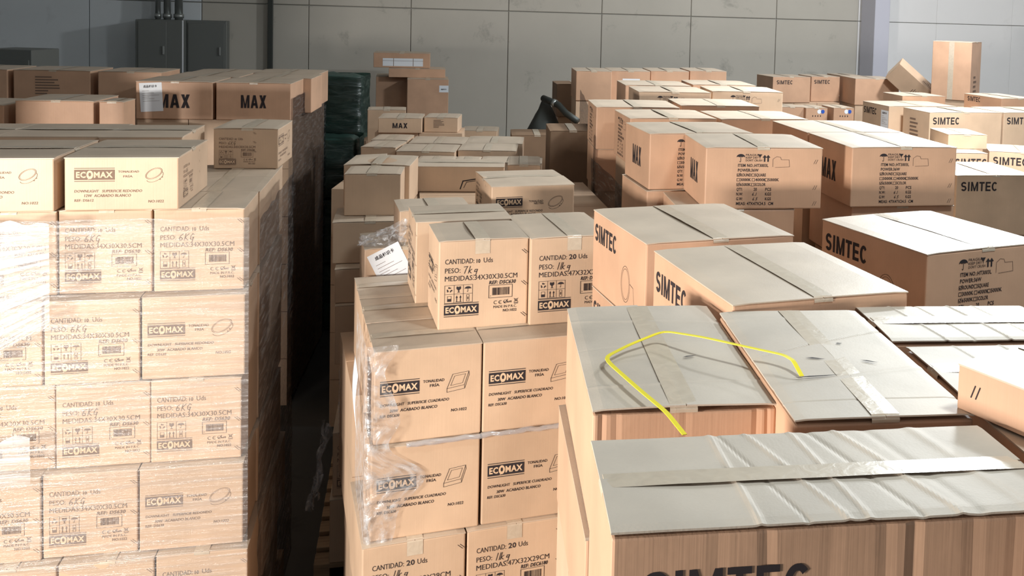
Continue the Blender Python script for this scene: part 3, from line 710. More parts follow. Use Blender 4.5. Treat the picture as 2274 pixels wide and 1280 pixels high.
# near left stack, top layer
B('T1', [(F, 'flat'), (R, 'q6', (.06, .07), 0, .60)], 'flat carton with whole oval lamp drawing on top of near left stack', G_LT, seam='x')
B('T0', [(F, 'flat')], 'flat carton cut by the left frame edge, on top of near left stack', G_LT, seam='x')
B('TX', [], 'unseen flat carton added beyond the left frame edge, on top of near left stack', G_LT, seam='x')
B('TY', [], 'unseen flat carton added beyond the left frame edge, second row on near left stack', G_LT, seam='x')  # unseen pair added to block light passing left of the stack
B('T3', [], 'plain flat carton right behind the fully visible flat lamp carton on near left stack', G_LT, seam='x')
B('T4', [], 'plain flat carton behind the frame-cut one on top of near left stack', G_LT, seam='x')
B('Tc', [(F, 'q6', (.01, .066), 0, .62), (R, 'flat', (-.02, 0))], 'shaded brown carton at the aisle corner, rear of near left stack top', G_LT, sag=.005)
# far left stack
B('LM1', [(F, 'maxlow'), (F, 'paper', (.03, .045), .06)], 'brown carton with a white paper sheet beside black letters, far left stack', G_LM)
B('LM2', [(F, 'max')], 'brown carton with three black letters at the aisle corner of far left stack', G_LM)
B('LM3', [], 'carton directly behind the corner lettered carton of far left stack', G_LM)
B('LM4', [], 'rearmost carton on the aisle side of far left stack', G_LM)
B('LM5', [], 'carton directly behind the paper-sheeted carton of far left stack', G_LM)
B('LM6', [], 'rearmost inner carton behind the paper-sheeted one, far left stack', G_LM)
B('BL0', [], 'dark shaded carton at the left frame edge below the grey cabinet', G_LM)
B('BL1', [(F, 'dummy')], 'dark shaded carton left of a black gap, back row at left', G_LM)
B('BL2', [], 'dark shaded carton just right of the black gap, back row at left', G_LM)
B('K0', [], 'low carton at the left frame edge with brown shaded end', G_LM)
B('K1', [], 'half-shaded tan carton before the dark back row at left', G_LM)
B('K2', [], 'dark carton between the half-shaded tan one and the paper-sheeted one', G_LM)
# centre stack
B('DSC', [(F, 'q7'), (Lf, 'square')], 'full-printed carton with barcode and handwritten weight, foremost on the centre stack top', G_CF, sag=.004, drop=.05)
B('T20', [(F, 'q11')], 'barcode carton right of the foremost one on centre stack top', G_CF, drop=.05)
B('DSC2', [(Lf, 'q7')], 'taped carton right behind the foremost barcode carton on centre stack', G_CF, seam='x')
B('C1a', [(F, 'square')], 'square-lamp carton, upper left of the four on centre stack front', G_CF, seam='x')
B('C1b', [(F, 'square')], 'square-lamp carton, upper right of the four on centre stack front', G_CF, seam='x')
B('C2a', [(F, 'square')], 'square-lamp carton, lower left of the four on centre stack front', G_CF, seam='x')
B('C2b', [(F, 'square')], 'square-lamp carton, lower right of the four on centre stack front', G_CF, seam='x')
B('C3a', [(F, 'q11')], 'barcode carton at the left bottom corner of centre stack front', G_CF, drop=.05)
B('C3b', [(F, 'q11')], 'barcode carton at the right bottom corner of centre stack front', G_CF, drop=.05)
B('C1c', [], 'shaded plain carton second from the front along left edge of centre stack top', G_CF, seam='x')
B('C1d', [], 'plain carton with lit top strip at left rear of centre stack', G_CF, seam='x')
B('C1e', [], 'plain carton under the foremost barcode carton, second row of centre stack', G_CF, seam='x')
B('cbx', [(F, 'paper', (.09, .20), .45)], 'carton with tilted white paper sheet behind the left of centre stack', G_CF)
B('cby', [], 'low carton lying on the carton with the tilted white sheet', G_CF)
B('ECN', [(F, 'neutral'), (Lf, 'q7', (.02, .07), 0, .66)], 'cream-topped carton with orange side behind the centre stack', G_MID, seam='x', sag=.008)
B('bs1', [], 'flat carton under the half-shaded plain one, top of the dark aisle column', G_CR)
B('bs2', [], 'carton second from top of the dark aisle column behind centre stack', G_CR)
B('bs3', [], 'dark carton third from top of the dark aisle column behind centre stack', G_CR)
B('bs4', [], 'film-covered carton third from bottom of the aisle column behind centre stack', G_CR)
B('bs5', [(F, 'q6')], 'carton with cut-off barcode print, second from bottom of the aisle column', G_CR)
B('bs6', [(F, 'square', (.13, 0))], 'bottom carton of the aisle column behind centre stack, on a pallet', G_CR)
B('b1', [], 'plain carton with a diagonal shadow across its front, beside the dark aisle', G_MID)
B('b1b', [], 'worn open-flapped carton behind the diagonally shaded one', G_MID, sag=.012)
B('b2', [(F, 'outline')], 'wide plain brown carton between the diagonally shaded and cream-topped ones', G_MID, seam='x')
B('b3', [], 'narrow pinkish carton just behind the cream-topped carton', G_MID)
B('CBM', [(F, 'max')], 'small carton with three black letters alone on the far middle boxes', G_MID)
B('CBD', [(F, 'dummy')], 'small carton with dark blurred print right of the small lettered one', G_MID)
B('CBw', [], 'pale upright carton behind the left side of the small lettered one', G_MID)
B('a1', [], 'dusty carton at front left corner of the far middle layer', G_MID)
B('a1b', [], 'dusty carton at rear left of the far middle layer', G_MID)
B('a2', [], 'dusty carton in the front middle of the far middle layer', G_MID)
B('a2b', [], 'dusty carton in the rear middle of the far middle layer', G_MID)
B('a3', [], 'dusty carton at front right of the far middle layer', G_MID)
B('a3b', [], 'dusty carton at rear right of the far middle layer', G_MID)
B('a4', [], 'pinkish carton low behind the small dark-printed carton', G_MID)
B('as1', [], 'leftmost of three low cartons behind the wide plain brown carton', G_MID)
B('as2', [], 'narrow middle one of three low cartons behind the wide brown carton', G_MID)
B('as3', [], 'rightmost of three low cartons behind the cream-topped carton', G_MID)
# wrapped stack right of centre
B('MAX0', [(Lf, 'max'), (F, 'item')], 'peach carton half hidden behind the foremost checklist carton', G_MAX)
B('MAX1', [(Lf, 'max'), (F, 'item')], 'peach carton with full checklist print, foremost of the white-topped ones', G_MAX)
B('MAX2', [(Lf, 'max'), (F, 'item')], 'brown-fronted checklist carton right of the foremost peach one', G_MAX)
B('MAX3', [], 'white-topped carton just behind the brown-fronted checklist carton', G_MAX)
B('rgA', [], 'shaded carton beneath the half-hidden peach carton', G_MAX)
B('rgB', [], 'shaded carton beneath the foremost peach checklist carton', G_MAX)
B('rgC', [], 'carton beneath the brown-fronted checklist carton', G_MAX)
B('rf1', [(Lf, 'item')], 'carton right behind the half-hidden peach carton, with side print', G_MAX)
B('rf2', [], 'white-topped carton between the peach checklist cartons and khaki rows', G_MAX)
B('re1', [(Lf, 'item')], 'peach-sided carton at the film edge, left end of the third row', G_MAX)
B('re2', [], 'cream-topped carton at right end of the row with the peach-sided one', G_MAX)
B('reL', [], 'carton under the peach-sided one, seen through stretched film', G_MAX)
B('rd1', [(F, 'item')], 'khaki carton with umbrella marks, left one of the pair', G_MAX, m='k')
B('rd2', [(F, 'item')], 'khaki carton with umbrella marks, right one of the pair', G_MAX, m='k')
B('rc1', [], 'left carton of the row just behind the khaki umbrella-marked pair', G_MAX)
B('rc2', [], 'right carton of the row just behind the khaki umbrella-marked pair', G_MAX)
B('rb0', [], 'dark-sided carton at the left end of the hindmost row, by the wall', G_MAX)
B('rb1', [(F, 'paperwide', (.10, .13))], 'hindmost-row carton with a small white label', G_MAX)
B('rb2', [], 'hindmost-row carton right of the one with white label', G_MAX)
B('rb3', [], 'hindmost-row carton at the right end, farthest from the white label', G_MAX)
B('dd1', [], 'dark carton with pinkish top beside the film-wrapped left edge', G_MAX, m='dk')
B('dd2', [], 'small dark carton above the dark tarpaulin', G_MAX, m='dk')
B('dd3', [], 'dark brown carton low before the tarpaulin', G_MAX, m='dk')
# right
B('SX', [(F, 'sim')], 'tall lettered carton at the right edge behind the white-topped ones', G_RED, m='k')
B('sy1', [(F, 'sim', (.25, 0))], 'lettered carton at the rear of the dark gap between white tops', G_RED, m='k')
B('sz1', [(F, 'sim')], 'turned lettered carton on the right of the dark gap', G_RED, m='k')
B('sm1', [], 'flat cream carton lying before the khaki lettered carton', G_RED, m='k')
B('S0', [(Lf, 'simring')], 'large peach carton with ring lamp drawing on its lettered side', G_RED)
B('S1', [(Lf, 'simmark')], 'large peach lettered carton before the one with ring lamp drawing', G_RED)
B('S2', [(Lf, 'simring'), (F, 'item')], 'large brown lettered carton with bright white top at right', G_RED)
B('S0u', [(Lf, 'simring')], 'carton beneath the large ring-lamp carton', G_RED)
B('S1u', [(Lf, 'simring')], 'carton beneath the large peach lettered carton in front', G_RED)
fk = dict(m='gl', rough=.0007, res=(180, 26), sag=.004)
CR = lambda c: tuple((a, b, e*.45, g*.8) for a, b, e, g in c)
cr1 = ((.18, .02, .003, .012), (.55, .1, -.002, .01), (.8, -.05, .003, .015))
B('F1', [('top', 'tears1')], 'scuffed carton under the main bends of the yellow strap', G_RED, creases=CR(cr1), folds=((.05, .0, .0020, .008), (.13, .02, .0012, .010), (.5, .0, .0010, .012), (.89, .0, .0022, .010), (.955, .02, .0018, .006)), **fk)
B('F2', [('top', 'tears2')], 'scuffed carton with torn top, where the yellow strap ends', G_RED, creases=CR(((.12, .0, -.003, .006), (.3, .15, .003, .02), (.62, .25, -.003, .008), (.9, .0, .003, .02))), **fk)
B('F3', [(F, 'simbig')], 'big creased carton with large black letters, nearest the camera', G_RED, seam='x',
  creases=CR(((.30, .02, .004, .010), (.36, .10, -.003, .008), (.44, .12, .004, .010), (.52, .05, .004, .010), (.60, .12, -.004, .012), (.68, .14, .005, .012), (.74, .10, -.003, .02), (.86, .1, .004, .02))), tape_w=.042,
  folds=((.22, .0, .0006, .016), (.33, .04, .0016, .014), (.46, -.02, .0006, .018), (.585, .02, .0012, .016), (.645, .0, .0026, .014), (.78, .015, .0014, .018), (.87, -.02, .0010, .014)), **fk)
B('F4a', [], 'crumpled pale carton at right, rear one of the taped pair', G_RED, seam='x', creases=CR(((.25, .1, .004, .012), (.4, .1, -.003, .01), (.6, .1, .005, .012), (.75, .1, .003, .01))), **fk)
B('F4b', [], 'crumpled pale carton at right, front one of the taped pair', G_RED, seam='x', creases=CR(((.3, .1, .003, .012), (.55, .1, .004, .012), (.7, .1, -.003, .01))), **fk)
B('FR1', [(Lf, 'slitmarks')], 'small low carton with slit marks at the lower right frame edge', G_RED)
B('F5', [], 'shaded brown carton under the small slit-marked one at right', G_RED)
B('F1u', [], 'carton beneath the scuffed yellow-strap carton, left side visible', G_RED)
B('F3u', [], 'carton beneath the big creased front carton', G_RED)
# far right
B('ff1', [(F, 'simsmall')], 'lettered carton at the left end of the far row by the pillar', G_FAR)
B('ff2', [(F, 'simsmall')], 'lettered carton with partly hidden word, second in the far row', G_FAR)
B('ff3', [(F, 'simsmall')], 'small lettered carton stacked on another, third in the far row', G_FAR)
B('ff3b', [], 'dark carton under the small lettered one in the far row', G_FAR)
B('ff4', [], 'carton with blurred front marks touching the tipped carton', G_FAR)
B('t1', [], 'flat pale carton before the tall upright carton', G_FAR)
B('t2', [(Lf, 'simsmall')], 'flat carton with a lettered side right of the tall upright carton', G_FAR)
B('pa', [], 'pink-topped carton without dots beside the two dotted ones', G_FAR)
B('pb', [(F, 'dots')], 'carton with blue and white dots, the left of two', G_FAR)
B('pc', [(F, 'dots')], 'carton with blue and white dots, the right of two', G_FAR)
B('g1', [(Lf, 'sim'), (Lf, 'paper', (.36, .17), 0)], 'lettered carton with a white sheet on its shaded side', G_FAR, m='k')
B('g2', [(F, 'sim'), (Lf, 'dummy')], 'khaki lettered carton in front of the one with the white sheet', G_FAR, m='k')
B('g3', [(F, 'sim')], 'khaki lettered carton cut by the right frame edge', G_FAR, m='k')
B('TALL', [(R, 'dummy', (0, -.25))], 'tall upright carton standing against the right wall', G_FAR, seam='x')
B('bxL', [], 'carton with a shadowed side left of the white-stickered one by the wall', G_FAR)
B('bx', [(F, 'paperlow', (.345, .30))], 'large dim carton with a small white sticker by the back wall', G_FAR)
B('bxM', [], 'flat carton under the topmost one in the dim pile by the wall', G_FAR)
B('bxU', [(F, 'slip', (.10, .018))], 'topmost carton with a long white slip in the dim pile', G_FAR)

def p_smudge(kind, w, h):
    T = Print(); r = random.Random(3)
    for k in range(7): T.rect('printed_text', w*.28, h*(.78 - .08*k), w*r.uniform(.15, .42), h*.035)
    return [('printed_text', mesh_from('printed_text', *T.parts['printed_text'][:2], [INK_LT]))]
_prints0 = prints
def prints(kind, w, h, h2=.6):
    if kind == 'dummy':
        key = (kind, round(w, 2), round(h, 2))
        if key not in _pc: _pc[key] = p_smudge(kind, w, h)
        return _pc[key]
    return _prints0(kind, w, h)

pallet(-2.68, 3.18, 13.5, 1.29, 1.10, 'wooden pallet under the near left film-wrapped stack')
pallet(-.90, 3.06, 21.0, .66, 1.10, 'wooden pallet under the centre stack')
pallet(-1.50, 4.42, 14.0, 1.15, 1.15, 'wooden pallet under the aisle column behind centre stack')
for a in (
    (-2.64, 3.19, 13.5, 1.23, 1.02, .141, .44, 'lowest tier of cartons under the near left stack, below the frame'),
    (-3.33, 6.40, 10, .93, 1.50, 0, 1.913, 'dark lower tiers of the far left stack along the aisle'),
    (-5.04, 6.93, 10, 1.48, .50, 0, 1.913, 'lower tiers under the dark shaded back-row cartons at left'),
    (-4.14, 5.56, 10, 1.22, .46, 0, 1.898, 'lower tiers under the half-shaded tan carton at left'),
    (-.875, 3.07, 21.2, .62, 1.00, .141, .70, 'bottom tiers of cartons under the centre stack'),
    (-1.055, 3.50, 21, .66, .74, .702, 1.296, 'rear tiers under the back of the centre stack'),
    (-1.085, 4.62, 14, .95, 1.10, .141, 1.674, 'hidden tiers behind and right of the aisle column'),
    (-1.530, 4.88, 14, .36, .80, .141, 1.674, 'hidden tiers behind the aisle column'),
    (-2.03, 6.24, 5, 1.22, 1.13, 0, 1.528, 'hidden tiers under the dusty far middle layer'),
    (-2.09, 7.40, 8, .64, .40, 0, 1.743, 'hidden tiers under the small three-letter carton'),
    (-2.31, 8.03, 10, 1.10, .50, 0, 1.528, 'hidden tiers below the pale upright carton in the far middle'),
    (-.02, 4.28, 13, .62, .62, 0, 1.687, 'lower film-wrapped tiers under the half-hidden peach carton'),
    (.13, 3.90, 9.5, .44, .33, 0, 1.687, 'lower tiers under the foremost peach checklist carton'),
    (.81, 4.06, 12, .44, .42, 0, 1.675, 'lower tiers under the brown-fronted checklist carton'),
    (.67, 4.52, 13, .46, .45, 0, 1.932, 'lower tiers under the rear white-topped carton'),
    (-.14, 5.15, 12.5, .97, .40, 0, 1.903, 'film-wrapped tiers under the carton with side print'),
    (-.345, 5.72, 10, .47, .44, 0, 1.657, 'film-wrapped tiers under the peach-sided carton'),
    (.14, 5.97, 9.5, .47, .42, 0, 1.903, 'tiers under the cream-topped third-row carton'),
    (-.12, 6.51, 10, .98, .45, 0, 1.933, 'film-wrapped tiers under the khaki umbrella-marked pair'),
    (-.23, 7.06, 10, .98, .46, 0, 1.933, 'film-wrapped tiers behind the khaki umbrella-marked pair'),
    (-.69, 8.42, 10, 1.32, .46, 0, 1.933, 'tiers under the hindmost row with the white label'),
    (-.69, 6.57, 10, .29, .40, 0, 1.498, 'dark tiers under the carton with pinkish top'),
    (-.91, 9.12, 12, .34, .40, 0, 1.718, 'tiers under the small dark carton above the tarpaulin'),
    (-1.15, 8.02, 10, .41, .38, 0, 1.278, 'tiers under the dark brown carton before the tarpaulin'),
    (1.88, 6.22, 9, 1.05, 1.42, 0, 1.360, 'lower tiers of the tall lettered cartons at right'),
    (2.0, 8.20, 15, 1.60, .85, 0, 1.548, 'lower tiers of the khaki lettered cartons'),
    (0.176, 2.290, 20.3, 0.464, 1.094, 0, 1.508, 'lower tiers under the large peach lettered cartons'),
    (0.788, 2.874, 26, 0.464, 0.501, 0, 1.769, 'lower tiers under the large brown white-topped carton'),
    (-0.107, 1.733, 10.2, 0.324, 0.584, 0, 1.541, 'lower tiers under the scuffed yellow-strap carton'),
    (0.246, 1.669, 8.7, 0.311, 0.584, 0, 1.788, 'lower tiers under the scuffed torn-topped carton'),
    (0.575, 1.854, 7.5, 0.408, 0.519, 0, 1.772, 'lower tiers under the crumpled pale pair'),
    (-0.037, 1.279, 9.3, 0.630, 0.260, 0, 1.482, 'lower tiers under the big creased front carton'),
    (0.658, 1.270, 9.3, 0.445, 0.445, 0, 1.770, 'lower tiers under the shaded brown carton at right'),
    (1.27, 11.28, 17, .86, .42, 0, 1.718, 'tiers under the two lettered cartons at the far row end'),
    (2.18, 12.05, 14, .29, .38, 0, 1.512, 'tiers under the stacked small cartons in the far row'),
    (2.22, 11.30, 9.4, .50, .50, 0, 1.718, 'tiers under the far carton touching the tipped one'),
    (1.20, 9.90, 14, .78, .30, 0, 1.518, 'tiers under the dotted pink-topped cartons'),
    (2.24, 9.23, 15, 1.38, .42, 0, 1.858, 'tiers under the flat pale cartons at far right'),
    (2.92, 10.76, -30, .41, .45, 0, 1.858, 'tiers under the tall upright carton'),
    (-4.55, 3.65, 13, 1.20, 1.10, 0, 2.75, 'unseen tall carton stack added beyond the left frame edge as a shade block'),  # unseen stack, added only to shade the back-left cartons
    (-3.18, 11.08, 14, .90, .48, 0, 1.425, 'tiers under the dim pile by the back wall'),
):
    tier(*a)
mats = {'k': KRAFT, 'dk': KRAFT_DK, 'gl': KRAFT_GL}
OBJ = {}
for k, (x, y, z, yaw, w, d, h) in BOX.items():
    if k in ('BG',): continue
    faces, label, group, seam, kw = S[k]; kw = dict(kw)
    if 'm' in kw: kw['m'] = mats[kw['m']]
    OBJ[k] = carton(x, y, z, yaw, w, d, h, label, group, faces, seam, **kw)
_, _, _, _, w, d, h = BOX['TALL']
tp = link('packing_tape', block('packing_tape', .055, .0012, h - .01, TAPE, 0), OBJ['TALL']); tp.location = (-.005, -d/2 - .0006, .004)      # long seam tape down the front
# ------------------------------------------------------------------ near left stack: five visible tiers of printed cartons
YL = math.radians(13.5); CL, SL = math.cos(YL), math.sin(YL)
ORD = ('top', 'second', 'third', 'fourth', 'fifth')
RC = ((-1.480, 3.600), (-1.455, 3.549), (-1.462, 3.549), (-1.443, 3.512), (-1.413, 3.478))
for k in range(5):
    zt = 1.942 - .3005*k; hh = .2985; rx, ry = RC[k]; odd = k % 2 == 0
    G = 'cartons on the %s tier of the near left stack' % ORD[k]
    run = 0.0
    for j in range(4):  # last column is unseen, added to block light from the left
        w = (.30 if odd else (.34 if j == 0 else .30)); d = .30 if (not odd and j == 0) else .34
        u0 = run + w + .005; run = u0
        jit = (0, .006, -.004)[(j+k) % 3]
        cx, cy = rx - (u0 - w/2)*CL - (d/2 + jit)*SL, ry - (u0 - w/2)*SL + (d/2 + jit)*CL
        P = W(cx, cy, zt - hh)
        pos = ('at the aisle corner', 'second from the aisle corner', 'third from the aisle corner', 'added unseen beyond the left frame edge')[j]
        kind = 'round' if (not odd and j == 0) else 'q6'
        carton(P.x, P.y, P.z, math.degrees(HEAD + YL) + (.4, -.5, .3)[(j+2*k) % 3], w, d, hh, 'film-wrapped carton %s, %s tier of near left stack' % (pos, ORD[k]), G,
               [(F, kind)] if True else [], 'y' if odd else 'x')
    v0 = .345 if odd else .305
    for j in range(2):
        w, d = (.34, .335); cx, cy = rx - (w/2)*CL - (v0 + d/2)*SL, ry - (w/2)*SL + (v0 + d/2)*CL; v0 += d + .005
        P = W(cx, cy, zt - hh)
        carton(P.x, P.y, P.z, math.degrees(HEAD + YL), w, d, hh, 'aisle-side carton, %s from front, %s tier of near left stack' % (('second', 'third')[j], ORD[k]), G, [], 'y')

# ------------------------------------------------------------------ tipped carton, tarpaulin, hose, green bundles
t = block('cardboard_box', .235, .20, .50, KRAFT, .004, 2); o = link('cardboard_box', t)
zl = (W(-.44, .06, .38)).normalized(); yl = (W(.30, .90, .35)); yl = (yl - zl*yl.dot(zl)).normalized(); xl = yl.cross(zl)
o.matrix_world = Matrix.Translation(W(3.00, 11.15, 1.83)) @ Matrix((xl, yl, zl)).transposed().to_4x4()
tag(o, 'tipped carton leaning at an angle by the tall upright carton', 'box', G_FAR)
fm = [mesh_from('flap', [(-.117, s*.001, .501), (.117, s*.001, .501), (.117, s*.099, .501), (-.117, s*.099, .501), (-.117, s*.001, .504), (.117, s*.001, .504), (.117, s*.099, .504), (-.117, s*.099, .504)],
      [(0, 1, 2, 3), (4, 5, 6, 7), (0, 1, 5, 4), (1, 2, 6, 5), (2, 3, 7, 6), (3, 0, 4, 7)], [KRAFT]) for s in (-1, 1)]
for q in fm: link('flap', q, o)
put_print(o, 'dummy', 'front', (.235, .20, .25)); put_print(o, 'dummy', 'right', (.235, .20, .22))

def sheet(name, fn, nu, nv, m, label=None, cat=None, smooth=True, thick=0.0):
    vs = [fn(i/nu, j/nv) for j in range(nv+1) for i in range(nu+1)]
    fs = [(j*(nu+1)+i, j*(nu+1)+i+1, (j+1)*(nu+1)+i+1, (j+1)*(nu+1)+i) for j in range(nv) for i in range(nu)]
    me = mesh_from(name, vs, fs, [m], smooth=smooth); uv = me.uv_layers.new(name='uv')
    for lp in me.loops:
        i = lp.vertex_index; uv.data[lp.index].uv = ((i % (nu+1))/nu*SCALE_UV[0], (i//(nu+1))/nv*SCALE_UV[1])
    o = link(name, me)
    if thick:
        s = o.modifiers.new('thickness', 'SOLIDIFY'); s.thickness = thick
    if label: tag(o, label, cat)
    return o
SCALE_UV = [1, 1]
def nz(*v): return noise.noise(Vector(v))

def tarp(u, v):
    a = 2*math.pi*u; top = W(-.98, 8.72, 1.93); r = (1-v)
    px = top.x + math.cos(a)*(.30*r + .012)*(1 + .12*nz(u*6, v*3, 1)); py = top.y + math.sin(a)*(.28*r + .012)*(1 + .1*nz(u*7, v*2, 4))
    return (px, py, top.z - .62*r*(1 + .06*nz(u*9, v*4, 2)) + .02*nz(u*12, v*12, 8))
sheet('tarpaulin', tarp, 36, 12, TARP, 'dark tarpaulin draped in a peak before the back wall', 'tarpaulin')
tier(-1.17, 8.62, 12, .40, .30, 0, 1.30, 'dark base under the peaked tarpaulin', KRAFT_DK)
pts = [W(-.98, 8.55, 1.935), W(-.90, 8.47, 1.915), W(-.83, 8.42, 1.89), W(-.76, 8.35, 1.83), W(-.66, 8.28, 1.775)]
h_ = link('rubber_hose', tube('rubber_hose', pts, .028, STEEL)); tag(h_, 'dark hose lying over the tarpaulin beside the wrapped stack', 'hose')
c_ = link('metal_clamp', tube('metal_clamp', [pts[1]*.75+pts[2]*.25, pts[1]*.4+pts[2]*.6], .033, ZINC), h_)

def bundle(x, y, yaw, w, d, z0, h, label, sd):
    bm = bmesh.new(); bmesh.ops.create_cube(bm, size=1.0); bmesh.ops.subdivide_edges(bm, edges=bm.edges[:], cuts=9, use_grid_fill=True)
    for v in bm.verts:
        c = v.co.copy(); n = c.normalized(); rr = (abs(c.x)**6 + abs(c.y)**6 + abs(c.z)**6)**(1/6)/.5
        c = c/max(rr, .8) if rr > 1 else c
        v.co = Vector((c.x*w, c.y*d, (c.z+.5)*h)) + n*.02*nz(c.x*7+sd, c.y*7, c.z*9)
    o = link('wrapped_bundle', bm_mesh('wrapped_bundle', bm, GREENB, True)); o.location = W(x, y, z0); o.rotation_euler = (0, 0, HEAD + math.radians(yaw))
    tag(o, label, 'bundle', 'green film-wrapped bundles')
    SCALE_UV[:] = [w*2, h*2]
    def fs(u, v):
        a = u*4; k = int(min(a, 3.999)); f = a-k; P = ((-.5, -.5), (.5, -.5), (.5, .5), (-.5, .5), (-.5, -.5))
        px = P[k][0] + (P[k+1][0]-P[k][0])*f; py = P[k][1] + (P[k+1][1]-P[k][1])*f
        q = 1.035 + .02*nz(u*14, v*11, sd); rad = 1 - .05*abs(2*f-1)**4
        return (px*w*q*rad, py*d*q*rad, h*(.02 + .97*v) + .008*nz(u*20, v*3, sd+5))
    f = sheet('film_wrap', fs, 64, 18, FILM_GREEN); f.parent = o
    return o
bundle(-2.90, 8.85, 8, .62, .55, 1.505, .565, 'green film-wrapped bundle, upper one behind the far left stack', 1.0)
bundle(-2.78, 8.32, 8, .60, .50, 1.11, .48, 'green film-wrapped bundle, middle one beside the dark aisle', 2.0)
bundle(-2.78, 8.36, 8, .58, .50, .56, .53, 'green film-wrapped bundle, lower one beside the dark aisle', 3.0)
bundle(-2.78, 8.36, 8, .60, .50, 0.0, .55, 'green film-wrapped bundle at the floor beside the dark aisle', 4.0)
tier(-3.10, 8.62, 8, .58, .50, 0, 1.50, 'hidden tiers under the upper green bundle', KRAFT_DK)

# ------------------------------------------------------------------ stretch film
def wrap(path, z0, z1, nu, nv, m, label, amp=.004, uvs=(1, 1), edge=0.0, sd=0.0, topfn=None, botfn=None):
    P = [Vector((*p, 0)) for p in path]; L_ = [0]
    for a, b in zip(P, P[1:]): L_.append(L_[-1] + (b-a).length)
    SCALE_UV[:] = [L_[-1]*uvs[0], (z1-z0)*uvs[1]]
    def f(u, v):
        s = u*L_[-1]; k = max(i for i in range(len(L_)-1) if L_[i] <= s + 1e-9); t_ = (s-L_[k])/(L_[k+1]-L_[k]); q = P[k].lerp(P[k+1], t_)
        dr = (P[k+1]-P[k]).normalized(); n = Vector((dr.y, -dr.x, 0))
        a0 = z0 + (botfn(u) if botfn else 0); a1 = z1 + (topfn(u) if topfn else 0)
        z = a0 + (a1-a0)*v + edge*nz(u*9, v*2, sd+3)*(1 if v in (0, 1) else 0)
        q = q + n*(amp*(1 + nz(s*5 + z*9, z*4 - s*3, sd)))
        w_ = W(q.x, q.y, z); return (w_.x, w_.y, w_.z)
    return sheet('stretch_film', f, nu, nv, m, label, 'stretch film')
a, b = (-1.425 - 1.0*CL - .012*-SL, 3.44 - 1.0*SL), (-1.400, 3.452)
wrap([(-2.68, 3.172), (-1.415, 3.476)], .16, 1.935, 90, 120, FILM_FRONT, 'clear stretch film over the front of the near left stack', .004, (1, 1), .01, 1.0)
wrap([(-2.70, 3.158), (-2.02, 3.320)], 1.27, 1.925, 60, 70, FILM_GLARE, 'white glare painted as a film layer, upper left of the near left stack', .004, (1, 1), .03, 8.0, botfn=lambda u: .42*max(0, u-.25)**1.0)
wrap([(-2.70, 3.156), (-2.08, 3.305)], 1.035, 1.20, 40, 20, FILM_GLARE, 'white glare patch painted as a film layer at the left frame edge', .004, (1, 1), .02, 9.0)
c = (-1.415 - 1.08*SL, 3.476 + 1.08*CL)
wrap([(-1.390, 3.49), (-1.400 - 1.05*SL, 3.50 + 1.05*CL)], .16, 1.925, 80, 110, FILM_SIDE, 'shade-tinted wrinkled stretch film on the aisle side of near left stack', .005, (1, 1), .01, 2.0)
wrap([(-2.395, 6.56), (-2.665, 8.03)], .02, 2.06, 70, 100, FILM_SIDE, 'shade-tinted stretch film on the aisle side of the far left stack', .005, (1, 1), .01, 3.0)
wrap([(-.58, 7.52), (-.365, 6.16), (-.352, 5.655)], .02, 1.98, 70, 90, FILM_SIDE, 'shade-tinted stretch film on the left side of the hind rows right of centre', .005, (1, 1), .01, 4.0, topfn=lambda u: .12*(1-u))
wrap([(-.36, 5.66), (-.185, 5.02), (-.04, 4.235), (.16, 4.12)], .02, 1.86, 90, 90, FILM_SIDE, 'shade-tinted streaked stretch film below the peach cartons right of centre', .006, (1, 1), .01, 5.0, topfn=lambda u: -.06*u)
wrap([(-1.405, 4.455), (-1.14, 4.525)], .73, 1.045, 24, 24, FILM_CRUMPLE, 'clear film hanging over the third carton from bottom in the aisle column', .006, (1, 1), .012, 6.0)
# torn film round the left front corner of the centre stack, and the rope of film pulled across its front
N2 = 1.0
def torn(u, v):
    s = math.radians(20.5); c_, s_ = math.cos(s), math.sin(s); z = .985 + .64*v
    reach = .075 + .05*nz(v*6, 1, 1) + .10*math.exp(-((v-.30)/.13)**2) + .02*math.sin(v*21)
    q = u*(.42 + reach) - .42
    if q < 0: x, y = -.876 - (-q)*s_ - .012*c_, 3.085 + (-q)*c_ - .012*s_
    else: x, y = -.876 + (q-.006)*c_ + .012*s_, 3.085 + (q-.006)*s_ - .012*c_
    k = .010*nz(u*16, v*20, 2) + .006*nz(u*36, v*40, 7); g = .012 if q > 0 else .018
    w_ = W(x + (s_*g - c_*.004)*(.4 + k*40), y - c_*g*(.4 + k*40), z); return (w_.x, w_.y, w_.z)
SCALE_UV[:] = [.6, .64]
sheet('torn_stretch_film', torn, 70, 80, FILM_CRUMPLE, 'torn crumpled clear film on the left corner of the centre stack', 'stretch film')
s = math.radians(20.5); c_, s_ = math.cos(s), math.sin(s); rp = []; rr = []
for k in range(40):
    t_ = k/39; q = .115 + .56*t_; x, y = -.876 + q*c_ + .010*s_, 3.085 + q*s_ - .010*c_
    rp.append(W(x + .004*nz(k*.7, 1, 1), y - .004, 1.297 + .010*nz(k*.35, 2, 2) + .006*t_)); rr.append(.006 + .004*abs(nz(k*.9, 5, 1)) + .002)
FILM_ROPE = film_mat('film_rope', (0.95, 0.95, 0.97), 0.30, 0.5, 0.14, (60, 60), 0, haze=0.55)
ro = link('film_rope', tube('film_rope', rp, rr, FILM_ROPE, 8)); tag(ro, 'twisted rope of clear film pulled across the centre stack front', 'stretch film')
